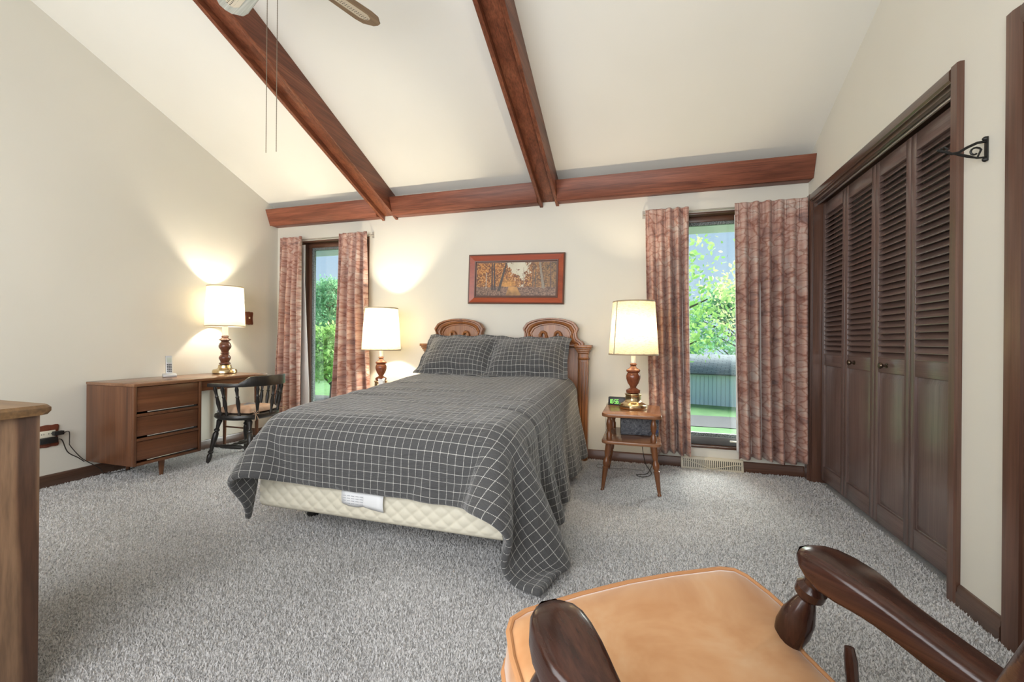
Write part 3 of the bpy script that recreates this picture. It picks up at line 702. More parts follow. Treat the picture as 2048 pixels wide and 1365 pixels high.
# ------------------------------------------------------------------ comforter: a small cloth drape
def drape():
    sp = 0.03
    nx, ny = 77, 69
    x0 = BX0 - 0.345; y0 = 3.59
    I, J = np.meshgrid(np.arange(nx), np.arange(ny))
    # slight skew: the cover lies a little turned, hanging lower to the right
    X = x0 + I * sp + 0.0 * J; Y = y0 - J * sp - 0.022 * (I - 20) * sp
    P = np.stack([X, Y, np.full_like(X, 0.72, dtype=float)], -1).astype(float)
    rng = np.random.RandomState(3)
    P[..., 2] += 0.01 * rng.rand(ny, nx)
    prev = P.copy()
    c = np.array([(BX0 + BX1) / 2, (BY0 + BY1) / 2 + 0.1, 0.30]); r = 0.125; th = 0.016
    h = np.array([(BX1 - BX0) / 2 + th, (BY1 - BY0) / 2 + 0.1 + th, 0.30 + th])
    def collide(P, prev):
        Q = P.copy(); tilt = 0.062 * (Q[..., 1] - 1.8); Q[..., 2] -= tilt
        d = Q - c; q = np.abs(d) - (h - r); qm = np.maximum(q, 0)
        ln = np.linalg.norm(qm, axis=-1); ins = np.max(q, -1)
        dist = ln + np.minimum(ins, 0) - r
        hit = dist < 0
        g = np.zeros_like(P)
        out = ln > 1e-9
        g[out] = (np.sign(d) * qm)[out] / ln[out][:, None]
        k = np.argmax(q, -1); inn = ~out
        g[inn, k[inn]] = np.sign(d[inn, k[inn]])
        P[hit] += g[hit] * (-dist[hit])[:, None]
        mv = (P - prev); fr = np.zeros(P.shape[:2]); fr[hit] = 0.55
        P -= mv * fr[..., None]
        low = P[..., 2] < 0.022
        P[low, 2] = 0.022; mvl = P - prev
        P[low, 0] -= 0.6 * mvl[low, 0]; P[low, 1] -= 0.6 * mvl[low, 1]
        return P
    def con(P, a, b, L, k):
        A, B = P[a], P[b]; d = B - A; l = np.linalg.norm(d, axis=-1, keepdims=True) + 1e-9
        e = k * 0.5 * (l - L) / l * d; P[a] = A + e; P[b] = B - e
    S = slice
    sets = []
    for o in (0, 1):
        m = (nx - o) // 2; sets.append(((S(None), S(o, o + 2 * m, 2)), (S(None), S(o + 1, o + 2 * m, 2)), sp, 1.0))
        m = (ny - o) // 2; sets.append(((S(o, o + 2 * m, 2), S(None)), (S(o + 1, o + 2 * m, 2), S(None)), sp, 1.0))
    for o in (0, 1):
        m = (ny - o) // 2
        for (da, db) in ((S(0, -1), S(1, None)), (S(1, None), S(0, -1))):
            sets.append(((S(o, o + 2 * m, 2), da), (S(o + 1, o + 2 * m, 2), db), sp * 1.41421, 0.35))
    for it in range(260):
        vel = (P - prev) * 0.955; prev = P.copy()
        P = P + vel; P[..., 2] -= 0.0006 if it < 200 else 0.0003
        for _ in range(16):
            for (a, b, L, k) in sets: con(P, a, b, L, k)
            # stiffness of the thick filling: long-range bending, Jacobi style
            for st, kk in ((2, 0.08), (4, 0.012)):
                for ax in (0, 1):
                    if ax == 0: A, B = P[:-st], P[st:]
                    else: A, B = P[:, :-st], P[:, st:]
                    d = B - A; l = np.linalg.norm(d, axis=-1, keepdims=True) + 1e-9
                    e = np.minimum(l - st * sp, 0) / l * d * 0.5 * kk
                    A += e; B -= e
        P = collide(P, prev)
    U = I * sp; V = J * sp
    # soft puffs and cross creases of the quilt
    du = np.gradient(P, axis=1); dv = np.gradient(P, axis=0); N = np.cross(dv, du); N /= np.linalg.norm(N, axis=-1, keepdims=True) + 1e-9
    if N[20, 40, 2] < 0: N = -N
    puff = 0.004 * np.sin(U * 9 + 2 * np.sin(V * 5)) * np.sin(V * 11 + np.sin(U * 4))
    for (vc, dp, ph) in ((0.92, 0.022, 0.0), (1.13, 0.024, 1.2), (1.36, 0.020, 2.0), (0.62, 0.016, 0.5), (1.62, 0.014, 0.9)):
        w = V - vc - 0.03 * np.sin(U * 2.3 + ph); puff = puff - dp * np.exp(-(w / 0.022) ** 2) * (0.6 + 0.4 * np.sin(U * 3 + ph))
    # loose vertical folds of the long side drop
    side = np.clip((U - (0.345 + 1.38 + 0.10)) / 0.45, 0, 1) * np.clip((1.86 - V) / 0.25, 0, 1)
    P[..., 0] += side * (0.055 + 0.035 * np.sin(V * 17 + 1.2 * np.sin(V * 5)) + 0.012 * np.sin(V * 41))
    P = P + N * puff[..., None]
    return P, np.stack([U, V], -1)
P, UVc = drape()
cf = sheet('comforter', P, UVc, 'plaid', None, 0.032, 2, 1.0)
tag(cf, 'charcoal comforter with dashed white windowpane check over the bed', 'comforter')
# normals up so that the thickness grows outwards
me = cf.data
if me.polygons[1500].normal.z < 0:
    me.flip_normals()

# ------------------------------------------------------------------ pillows
def pillow(label, cx, rz, lean, w, h, seed, base):
    rng = np.random.RandomState(seed)
    n, m = 41, 31
    S, Tt = np.meshgrid(np.linspace(-1, 1, n), np.linspace(-1, 1, m))
    fl = 0.88
    s2 = np.clip(np.abs(S) / fl, 0, 1); t2 = np.clip(np.abs(Tt) / (fl - 0.04), 0, 1)
    thick = ((1 - s2 ** 3.0) * (1 - t2 ** 2.6)) ** 0.62
    thick *= 1 - 0.16 * Tt
    pinch = 1 - 0.05 * (1 - S ** 2) * np.abs(Tt) ** 2
    Xg = S * w / 2 * (1 - 0.045 * (1 - Tt ** 2)); Zg = Tt * h / 2 * pinch
    wr = 0.010 * np.sin(S * 5 + rng.rand() * 6) * np.sin(Tt * 4 + rng.rand() * 6) + 0.006 * np.sin(S * 11 + Tt * 6)
    rim = 0.012 * np.sin(S * 9 + rng.rand() * 5) * (np.abs(Tt) > 0.86) + 0.010 * np.sin(Tt * 8) * (np.abs(S) > 0.88)
    F = np.stack([Xg, -(0.092 * thick + wr * thick) + rim - 0.004, Zg], -1); Bk = np.stack([Xg, 0.055 * thick + rim + 0.004, Zg], -1)
    t = thing('pillow', label, 'pillow', base, rz, group='plaid pillows against the headboard')
    uv = np.stack([S * w / 2 + 5, Tt * h / 2 + 5], -1)
    mx = np.array(Rt(-lean, 'X').to_3x3())
    for nm, G in (('front_panel', F), ('back_panel', Bk)):
        G = G + np.array([0, 0, h / 2]); G = G @ mx.T
        sheet(nm, G, uv, 'plaid', t, 0, 1)
    return t
pillow('charcoal checked pillow against the headboard, on the desk side of the bed', -1.565, math.radians(-3), math.radians(40), 0.72, 0.455, 1, (-1.565, 3.345, 0.738))
pillow('charcoal checked pillow against the headboard, on the clock side of the bed', -0.925, math.radians(4), math.radians(41), 0.71, 0.445, 4, (-0.925, 3.355, 0.738))

# ================================================================== NIGHTSTANDS
def rounded_rect(x0, x1, y0, y1, r, n=6):
    out = []
    for (cx, cy, a0) in ((x1 - r, y1 - r, 0), (x0 + r, y1 - r, 90), (x0 + r, y0 + r, 180), (x1 - r, y0 + r, 270)):
        for k in range(n + 1):
            a = math.radians(a0 + 90 * k / n); out.append((cx + r * math.cos(a), cy + r * math.sin(a)))
    return out
NZ = 0.535
def nightstand(label, loc):
    t = thing('nightstand', label, 'nightstand', loc)
    w, d = 0.20, 0.265
    MB().prism(rounded_rect(-w, w, -d, d, 0.05), NZ - 0.026, NZ, 'XY').build('table_top', 'maple', t, 0.006, 2)
    MB().prism(rounded_rect(-w, w, -d, d, 0.05), 0.322, 0.345, 'XY').build('shelf', 'maple', t, 0.006, 2)
    up = [(0.016, 0.0), (0.013, 0.012), (0.018, 0.03), (0.021, 0.055), (0.017, 0.085), (0.012, 0.098), (0.014, 0.11), (0.019, 0.118), (0.020, 0.1625)]
    lo = [(0.011, 0.0), (0.014, 0.006), (0.010, 0.016), (0.012, 0.04), (0.019, 0.150), (0.022, 0.158), (0.015, 0.165), (0.022, 0.178), (0.023, 0.205), (0.015, 0.226), (0.014, 0.232), (0.020, 0.25), (0.0215, 0.325)]
    for sx in (-1, 1):
        for sy in (-1, 1):
            a = (sx * (w - 0.052), sy * (d - 0.045), 0.346); c = (sx * (w - 0.052), sy * (d - 0.045), NZ - 0.027)
            L = c[2] - a[2]
            MB().lathe([(r, z * L / 0.1625) for r, z in reversed([(rr, 0.1625 - zz) for rr, zz in up])], 18, T3(*a)).build('upper_post', 'maple_z', t)
            p0 = Vector((sx * (w - 0.012), sy * (d + 0.005), 0.0)); p1 = Vector((sx * (w - 0.05), sy * (d - 0.045), 0.322)); L = (p1 - p0).length
            MB().lathe([(r, z * L / 0.325) for r, z in lo], 18, orient(p0, p1)).build('leg', 'maple_z', t)
    return t
nightstand('two-tier maple nightstand with turned legs, holding the clock', (-0.083, 3.335, 0))
nightstand('two-tier maple nightstand half hidden behind the bed, beside the curtained window', (-2.40, 3.53, 0))

# ================================================================== LAMPS
def octagon(r, z): return [(r / math.cos(PI / 8) * math.cos(PI / 8 + k * PI / 4), r / math.cos(PI / 8) * math.sin(PI / 8 + k * PI / 4), z) for k in range(8)]
def table_lamp(label, loc, kind, energy, col, rz=0.0):
    t = thing('table_lamp', label, 'lamp', loc, rz)
    if kind == 'octagonal':
        b = MB().loft([octagon(0.094, 0.0), octagon(0.096, 0.004), octagon(0.096, 0.028), octagon(0.088, 0.036), octagon(0.062, 0.05), octagon(0.055, 0.062), octagon(0.052, 0.098), octagon(0.058, 0.102), octagon(0.058, 0.112), octagon(0.03, 0.114)])
        b.build('base', 'brass', t, 0.0015, 1)
        prof = [(0.036, 0.115), (0.050, 0.118), (0.052, 0.138), (0.034, 0.148), (0.022, 0.156), (0.024, 0.165), (0.040, 0.190), (0.051, 0.222), (0.052, 0.242), (0.046, 0.262), (0.040, 0.268), (0.050, 0.276), (0.051, 0.288), (0.040, 0.296), (0.026, 0.304), (0.019, 0.318), (0.026, 0.330), (0.022, 0.338), (0.018, 0.34)]
        MB().lathe(prof, 28).build('turned_body', 'lampwood', t)
        MB().lathe([(0.0175, 0.341), (0.0165, 0.405), (0.014, 0.41)], 18).build('candle_tube', 'candle', t)
        zb, zt, rb, rt, zsock = 0.402, 0.802, 0.180, 0.152, 0.41
        mat = 'shade_linen'
    else:
        MB().lathe([(r * 0.86, z) for r, z in ((0.108, 0.0), (0.115, 0.004), (0.116, 0.022), (0.108, 0.036), (0.075, 0.044), (0.064, 0.05), (0.060, 0.072), (0.064, 0.078), (0.03, 0.08))], 36).build('base', 'brass', t)
        prof = [(r * 0.86, z) for r, z in [(0.045, 0.081), (0.054, 0.085), (0.054, 0.095), (0.040, 0.104), (0.046, 0.118), (0.056, 0.138), (0.055, 0.152), (0.040, 0.172), (0.032, 0.180), (0.046, 0.186), (0.034, 0.196), (0.040, 0.215), (0.056, 0.236), (0.060, 0.252), (0.053, 0.276), (0.036, 0.296), (0.044, 0.304), (0.060, 0.310), (0.056, 0.316), (0.040, 0.324), (0.030, 0.336), (0.036, 0.342), (0.030, 0.350), (0.022, 0.352)]]
        MB().lathe(prof, 28).build('turned_body', 'lampwood_dark', t)
        MB().lathe([(0.026, 0.353), (0.024, 0.44), (0.014, 0.445)], 18).build('candle_tube', 'candle', t)
        zb, zt, rb, rt, zsock = 0.436, 0.81, 0.162, 0.146, 0.445
        mat = 'shade_white'
    n = 48
    sh = MB().lathe([(rb, zb), (rt, zt)], n, None, False).build('shade', mat, t)
    for (r, z, h) in ((rb, zb, 0.010), (rt, zt, 0.008)):
        MB().lathe([(r - 0.001, z - 0.002), (r + 0.002, z - 0.002), (r + 0.002, z - 0.002 + (h if z == zb else -h)), (r - 0.001, z - 0.002 + (h if z == zb else -h))], n, None, False).build('trim_band', 'shade_trim', sh)
    seam = MB().box(-0.004, 0.004, 0, 0.0012, 0, (zt - zb) * 1.003, T3(0, -rb - 0.001, zb) @ Rt(-math.atan2(rb - rt, zt - zb), 'X'))
    so = seam.build('seam', mat, sh); so.rotation_euler = (0, 0, -1.05)
    MB().tube([(0, 0, zsock - 0.01), (0, 0, zsock + 0.06)], 0.012, 12).build('socket', 'brass', t)
    harp = []
    for k in range(17):
        a = PI * k / 16 - PI / 2; harp.append((0.06 * math.cos(a) * 1.0, 0, zsock + 0.06 + (zt - zsock - 0.05) * (0.5 + 0.5 * math.sin(a))))
    MB().tube(harp + [(-x, y, z) for x, y, z in reversed(harp)], 0.0018, 6).build('harp', 'brass', t)
    zbulb = zsock + 0.115
    bm = MB().lathe([(0.012, zbulb - 0.055), (0.014, zbulb - 0.04), (0.028, zbulb - 0.012), (0.031, zbulb + 0.006), (0.024, zbulb + 0.026), (0.006, zbulb + 0.034)], 18)
    bo = bm.build('bulb', M['bulb'], t); bo.visible_shadow = True
    lo = add_light('bulb_light', 'POINT', (0, 0, zbulb + 0.065), energy, col, radius=0.03, parent=t)
    return t
M['bulb'] = plain('bulb_glass', (0.9, 0.85, 0.7), 0.3, emit=(1.0, 0.86, 0.62), estr=6.0)
WARM = (1.0, 0.80, 0.55)
table_lamp('lit lamp with octagonal brass base and flecked linen shade beside the clock', (-0.078, 3.37, NZ + 0.001), 'octagonal', 19.0, (1.0, 0.82, 0.58), 0.2)
table_lamp('lit lamp with flecked linen shade behind the bed, in front of the curtain', (-2.385, 3.57, NZ + 0.001), 'octagonal', 40.0, (1.0, 0.88, 0.66), 0.35)
table_lamp('lit lamp with round brass base and plain white shade on the desk', (-3.745, 3.09, 0.711), 'round', 24.0, (1.0, 0.87, 0.68), 0.0)

# clock, marbled box, tissue box, cords
t = thing('alarm_clock', 'small black alarm clock with green digits on the nightstand', 'clock', (-0.205, 3.515, NZ + 0.001), math.radians(-6))
MB().prism([(-0.03, 0), (0.03, 0), (0.026, 0.062), (-0.02, 0.064)], -0.062, 0.075, 'YZ').build('case', 'black', t, 0.004)
SEG = {'0': 'abcdef', '1': 'bc', '5': 'acdfg', '6': 'acdefg'}
dg = MB()
def seg_digit(mb, ch, x, s, mx):
    h = s; w = s * 0.42; th = s * 0.12
    R = {'a': (0, w, 2 * h * 0.5 - th, h), 'd': (0, w, 0, th), 'g': (0, w, h / 2 - th / 2, h / 2 + th / 2), 'f': (0, th, h / 2, h), 'b': (w - th, w, h / 2, h), 'e': (0, th, 0, h / 2), 'c': (w - th, w, 0, h / 2)}
    for k in SEG[ch]:
        a, c, d, e = R[k]; mb.box(x + a, x + c, -0.0006, 0.0006, d, e, mx)
mx = T3(0, -0.0288, 0.013) @ Rt(math.radians(-9), 'X')
x = -0.056
for ch in '10':
    seg_digit(dg, ch, x, 0.034, mx); x += 0.0175
for z in (0.008, 0.018): dg.box(x, x + 0.004, -0.0006, 0.0006, z, z + 0.004, mx)
x += 0.0075
for ch in '56':
    seg_digit(dg, ch, x, 0.034, mx); x += 0.0175
dg.build('digits', 'lcd', t)
t = thing('storage_box', 'dark grey marbled box with round blue emblem on the lower shelf', 'box', (-0.035, 3.42, 0.346), math.radians(4))
MB().box(-0.135, 0.135, -0.09, 0.09, 0, 0.118).build('carton', 'marbled', t, 0.003)
MB().lathe([(0.014, 0), (0.014, 0.001), (0.003, 0.0012)], 20, T3(0.115, -0.0905, 0.035) @ Rt(PI / 2, 'X')).build('emblem', 'blue_logo', t)
t = thing('tissue_box', 'white tissue box with a tissue pulled up, behind the bed', 'tissue box', (-2.265, 3.40, NZ + 0.001), 0.3)
MB().box(-0.06, 0.06, -0.06, 0.06, 0, 0.075).build('carton', 'tissue', t, 0.004)
pp = np.array([[(0.03 * math.sin(a) * (1 - q * 0.3) + 0.012 * q * math.sin(3 * a), 0.02 * math.cos(a) * (1 + q), 0.075 + 0.055 * q * (1 + 0.4 * math.sin(2 * a + 1))) for a in np.linspace(0, 2 * PI, 19)] for q in np.linspace(0, 1, 6)])
sheet('tissue', pp, np.zeros((6, 19, 2)), 'tissue', t)
def cord(name, pts, label, mat='cord', r=0.0028, sub=6):
    pts = [Vector(p) for p in pts]; out = []
    n = len(pts)
    for i in range(n - 1):
        p0, p1, p2, p3 = pts[max(i - 1, 0)], pts[i], pts[i + 1], pts[min(i + 2, n - 1)]
        for k in range(sub):
            u = k / sub
            out.append(0.5 * ((2 * p1) + (p2 - p0) * u + (2 * p0 - 5 * p1 + 4 * p2 - p3) * u * u + (3 * p1 - p0 - 3 * p2 + p3) * u ** 3))
    out.append(pts[-1])
    return tag(MB().tube(out, r, 6).build(name, mat), label, 'cord')
cord('power_cord', [(0.10, 3.60, 0.30), (0.04, 3.70, 0.28), (-0.01, 3.74, 0.22), (0.0, 3.76, 0.10), (0.02, 3.72, 0.03), (0.06, 3.52, 0.016), (0.0, 3.42, 0.015), (-0.05, 3.46, 0.015), (0.03, 3.52, 0.016), (0.07, 3.66, 0.06), (0.095, 3.78, 0.14), (0.10, 3.835, 0.16)], 'dark looped cord hanging behind the clock nightstand')
cord('lamp_cord', [(-0.078, 3.475, NZ + 0.006), (-0.085, 3.55, NZ + 0.006), (-0.20, 3.59, NZ + 0.008), (-0.275, 3.612, 0.54), (-0.295, 3.62, 0.47), (-0.292, 3.63, 0.2), (-0.285, 3.66, 0.03), (-0.36, 3.66, 0.015), (-0.34, 3.56, 0.015), (-0.12, 3.60, 0.015), (0.0, 3.58, 0.015)], 'thin grey cord running from lamp over the nightstand edge to the carpet', 'grey_cord', 0.0022)

# ================================================================== DESK
DT = 0.71
desk = thing('desk', 'walnut desk with three drawers against the cream wall', 'desk', (LW + 0.02, 2.125, 0))
dx = 0.495; py = 0.485; dl_ = 1.115
MB().box(0, dx + 0.008, -0.004, dl_, DT - 0.022, DT).build('desk_top', 'desk_top', desk, 0.003)
ped = MB().box(0, dx - 0.02, 0, 0.018, 0.128, DT - 0.023).box(0, dx - 0.02, py - 0.018, py, 0.128, DT - 0.023).box(0, dx - 0.022, 0.0185, py - 0.0185, 0.128, 0.146).box(0, 0.012, 0.0185, py - 0.0185, 0.147, DT - 0.024)
ped.build('pedestal', 'walnut_z', desk, 0.002)
fr = MB().box(dx - 0.0195, dx, 0, 0.02, 0.128, DT - 0.023).box(dx - 0.0195, dx, py - 0.02, py, 0.128, DT - 0.023)
for z in (0.128, 0.300, 0.474): fr.box(dx - 0.0195, dx, 0.0205, py - 0.0205, z, z + 0.02)
fr.build('face_frame', 'walnut_z', desk, 0.002)
for z0, z1 in ((0.149, 0.297), (0.321, 0.471), (0.495, 0.684)):
    d = MB().box(dx - 0.30, dx - 0.006, 0.024, py - 0.024, z0 + 0.014, z1).build('drawer', 'walnut_y', desk, 0.002)
    MB().box(dx - 0.018, dx - 0.0055, 0.10, py - 0.035, z0 + 0.001, z0 + 0.0135).build('finger_pull', 'dark_gap', d)
    MB().tube([(dx - 0.006, 0.09, z0 + 0.008), (dx - 0.004, 0.14, z0 + 0.010), (dx - 0.005, py - 0.06, z0 + 0.012)], [0.004, 0.003, 0.002], 6).build('pull_edge', 'steel', d)
ap = MB().box(0.02, dx - 0.03, py + 0.001, dl_ - 0.03, DT - 0.105, DT - 0.023).build('pencil_drawer', 'walnut_y', desk, 0.003)
for (x, y, h) in ((0.42, 0.235, 0.127), (0.06, 0.235, 0.127)):
    MB().lathe([(0.012, 0), (0.022, h)], 16, T3(x, y, 0)).build('leg', 'walnut_z', desk)
for (x, y) in ((0.44, dl_ - 0.06), (0.05, dl_ - 0.06)):
    MB().lathe([(0.012, 0), (0.021, DT - 0.106)], 16, T3(x, y, 0)).build('leg', 'walnut_z', desk)
MB().tube([(0.05, dl_ - 0.06, 0.19), (0.44, dl_ - 0.06, 0.19)], 0.008, 8).build('stretcher', 'walnut_z', desk)

# cordless phone
t = thing('cordless_phone', 'silver cordless phone standing in its cradle on the desk', 'phone', (-3.80, 2.635, DT + 0.001), math.radians(62))
MB().prism([(-0.05, 0), (0.05, 0), (0.05, 0.012), (0.02, 0.028), (-0.02, 0.026), (-0.05, 0.016)], -0.045, 0.045, 'YZ').build('cradle', 'silver', t, 0.005)
hm = T3(0, 0.008, 0.02) @ Rt(math.radians(-14), 'X')
hs = MB().box(-0.022, 0.022, -0.011, 0.013, 0, 0.158, hm).build('handset', 'silver', t, 0.006, 3)
MB().box(-0.016, 0.016, -0.0125, -0.0105, 0.098, 0.14, hm).build('screen', 'lcd_grey', hs)
kb = MB()
for r in range(5):
    for q in range(3): kb.box(-0.016 + q * 0.0115, -0.007 + q * 0.0115, -0.0128, -0.0108, 0.018 + r * 0.0145, 0.027 + r * 0.0145, hm)
kb.build('keypad', 'digit_dark', hs)
MB().box(-0.0222, 0.0222, 0.0005, 0.0145, 0.002, 0.16, hm).build('back_shell', 'black', hs, 0.005)

# captain's chair
ch = thing('captains_chair', 'black captain chair with turned spindles and tied seat cushion at the desk', 'chair', (-3.285, 2.93, 0), math.radians(97))
# local: +y is the way the chair faces
def turned_leg(p0, p1, s=1.0):
    L = (Vector(p1) - Vector(p0)).length
    prof = [(0.014, 0), (0.017, 0.03), (0.020, 0.07), (0.013, 0.085), (0.021, 0.095), (0.021, 0.105), (0.014, 0.115), (0.017, 0.16), (0.022, 0.22), (0.021, 0.27), (0.014, 0.285), (0.021, 0.293), (0.021, 0.305), (0.013, 0.315), (0.016, 0.35), (0.022, 0.385), (0.015, 0.40), (0.018, 0.41)]
    return MB().lathe([(r * s, z / 0.41 * L) for r, z in prof], 16, orient(p0, p1))
for sx in (-1, 1):
    for sy in (-1, 1):
        turned_leg((sx * 0.205, sy * 0.205 - 0.01, 0), (sx * 0.14, sy * 0.14, 0.365)).build('leg', 'black_wood', ch)
def stretcher(p0, p1):
    L = (Vector(p1) - Vector(p0)).length
    return MB().lathe([(0.009, 0), (0.013, 0.12 * L), (0.010, 0.2 * L), (0.017, 0.25 * L), (0.019, 0.5 * L), (0.017, 0.75 * L), (0.010, 0.8 * L), (0.013, 0.88 * L), (0.009, L)], 14, orient(p0, p1))
for sx in (-1, 1): stretcher((sx * 0.182, -0.185, 0.14), (sx * 0.182, 0.17, 0.14)).build('stretcher', 'black_wood', ch)
stretcher((-0.175, 0.0, 0.15), (0.175, 0.0, 0.15)).build('stretcher', 'black_wood', ch)
def oval(a, b2, n=36, e=2.3):
    out = []
    for k in range(n):
        th = 2 * PI * k / n; c, s = math.cos(th), math.sin(th)
        out.append((a * math.copysign(abs(c) ** (2 / e), c), b2 * math.copysign(abs(s) ** (2 / e), s)))
    return out
MB().loft([[(x * q, y * q, z) for x, y in oval(0.24, 0.225)] for q, z in ((0.86, 0.36), (0.97, 0.373), (1.0, 0.385), (0.985, 0.403), (0.9, 0.407))]).build('seat', 'black_wood', ch)
# bow: horseshoe arm rail with a raised crest at the back (local -y)
def horseshoe(t):
    a = PI * (1.0 + t)
    x, y = 0.265 * math.cos(a), -0.03 + 0.225 * math.sin(a); return x, y
loops = []
N = 33
for k in range(N):
    q = k / (N - 1)
    if q < 0.2: x, y = -0.265, 0.12 - 0.15 * (q / 0.2)
    elif q > 0.8: x, y = 0.265, -0.03 + 0.15 * ((q - 0.8) / 0.2)
    else: x, y = horseshoe((q - 0.2) / 0.6)
    q2 = min(max((q - 0.2) / 0.6, 0), 1)
    tx, ty = (0, -1) if q <= 0.2 else ((0, 1) if q >= 0.8 else (-math.sin(PI * (1 + q2)) * 0.265, math.cos(PI * (1 + q2)) * 0.225))
    l = math.hypot(tx, ty); nxn, nyn = ty / l, -tx / l
    crest = 0.055 * min(1, max(0, (math.sin(PI * q2) - 0.45) / 0.25)) if 0.2 < q < 0.8 else 0
    w = 0.031 if (q < 0.16 or q > 0.84) else 0.023
    z0, z1 = 0.642, 0.670 + crest
    loops.append([(x - nxn * w, y - nyn * w, z0), (x + nxn * w, y + nyn * w, z0), (x + nxn * w * 0.92, y + nyn * w * 0.92, z1), (x - nxn * w * 0.8, y - nyn * w * 0.8, z1)])
MB().loft(loops).build('arm_bow', 'black_wood', ch, 0.005, 2, 40)
for q in (0.06, 0.15, 0.27, 0.39, 0.5, 0.61, 0.73, 0.85, 0.94):
    if q < 0.2: x, y = -0.265, 0.12 - 0.15 * (q / 0.2)
    elif q > 0.8: x, y = 0.265, -0.03 + 0.15 * ((q - 0.8) / 0.2)
    else: x, y = horseshoe((q - 0.2) / 0.6)
    bx, by = x * 0.82, y * 0.86 - 0.005
    p0, p1 = Vector((bx, by, 0.40)), Vector((x, y, 0.644)); L = (p1 - p0).length
    MB().lathe([(r, z / 0.23 * L) for r, z in ((0.011, 0), (0.014, 0.02), (0.009, 0.03), (0.012, 0.06), (0.016, 0.10), (0.011, 0.14), (0.015, 0.15), (0.010, 0.158), (0.012, 0.19), (0.015, 0.205), (0.010, 0.23))], 12, orient(p0, p1)).build('spindle', 'black_wood', ch)
cu = thing('seat_cushion', 'tufted tan patchwork cushion tied to the black captain chair', 'cushion', (-3.285, 2.93, 0.4085), math.radians(97))
n = 33; A, Bq = np.meshgrid(np.linspace(-1, 1, n), np.linspace(-1, 1, n))
rr = np.maximum(np.abs(A), np.abs(Bq)); sc = np.where(rr > 0, rr / (np.sqrt(A ** 2 + Bq ** 2) + 1e-9), 1); k = 0.6 + 0.4 * sc
X, Y = A * k * 0.185, Bq * k * 0.18
tuft = sum(np.exp(-((X - tx) ** 2 + (Y - ty) ** 2) / 0.0006) for tx in (-0.07, 0.07) for ty in (-0.07, 0.07))
Zt = 0.012 + 0.045 * (1 - np.clip(rr, 0, 1) ** 5) ** 0.5 - 0.03 * tuft * (rr < 0.95)
ob = sheet('cushion_top', np.stack([X, Y, Zt], -1), np.stack([X, Y], -1), 'cushion', cu, 0, 1)
ob = sheet('cushion_bottom', np.stack([X, Y, np.where(rr > 0.97, 0.012, 0.003)], -1), np.stack([X, Y], -1), 'cushion_edge', cu)
for sx in (-1, 1):
    tie = MB()
    cx0, cy0 = sx * 0.135, -0.165
    tie.tube([(cx0, cy0, 0.02), (cx0 * 1.12, cy0 - 0.035, 0.012), (cx0 * 1.25, cy0 - 0.055, 0.012)], 0.004, 6)
    for q in (-1, 1):
        tie.tube([(cx0 * 1.25, cy0 - 0.055, 0.012), (cx0 * 1.25 + q * 0.02, cy0 - 0.06, 0.03), (cx0 * 1.25 + q * 0.035, cy0 - 0.062, 0.012), (cx0 * 1.25, cy0 - 0.058, 0.008)], 0.003, 6)
        tie.tube([(cx0 * 1.25, cy0 - 0.055, 0.012), (cx0 * 1.25 + q * 0.012, cy0 - 0.066, -0.02), (cx0 * 1.25 + q * 0.02, cy0 - 0.068, -0.045)], 0.003, 6)
    tie.build('tie', 'cushion_edge', cu)

# ================================================================== DRESSER in the foreground
dr = thing('dresser', 'tall wooden dresser with cathedral-grained side panel and overhanging top', 'dresser', (-1.632, 0.25, 0))
DH = 0.84
MB().box(-0.75, -0.019, 0, 0.515, 0.06, DH - 0.028).build('body', 'ash', dr, 0.003)
MB().box(-0.0185, 0.0, 0, 0.534, 0.0, DH - 0.028).build('side_panel', 'ash', dr, 0.002)
MB().box(-0.74, -0.02, 0.01, 0.48, 0.0, 0.059).build('plinth', 'ash', dr)
tp = [(-0.78, -0.005), (0.022, -0.005), (0.022, 0.535), (0.012, 0.552), (-0.012, 0.558), (-0.78, 0.558)]
MB().loft([[(x * 0.985 if x > 0 else x, y * 0.985, DH - 0.0275) for x, y in tp], [(x, y, DH - 0.018) for x, y in tp], [(x, y, DH - 0.008) for x, y in tp], [(x - 0.006 if x > -0.5 else x, y - 0.006 if y > 0.3 else y, DH) for x, y in tp]]).build('dresser_top', 'ash_top', dr)
for r in range(3):
    d = MB().box(-0.73, -0.02, 0.5155, 0.53, 0.09 + r * 0.24, 0.31 + r * 0.24).build('drawer', 'ash', dr, 0.004)

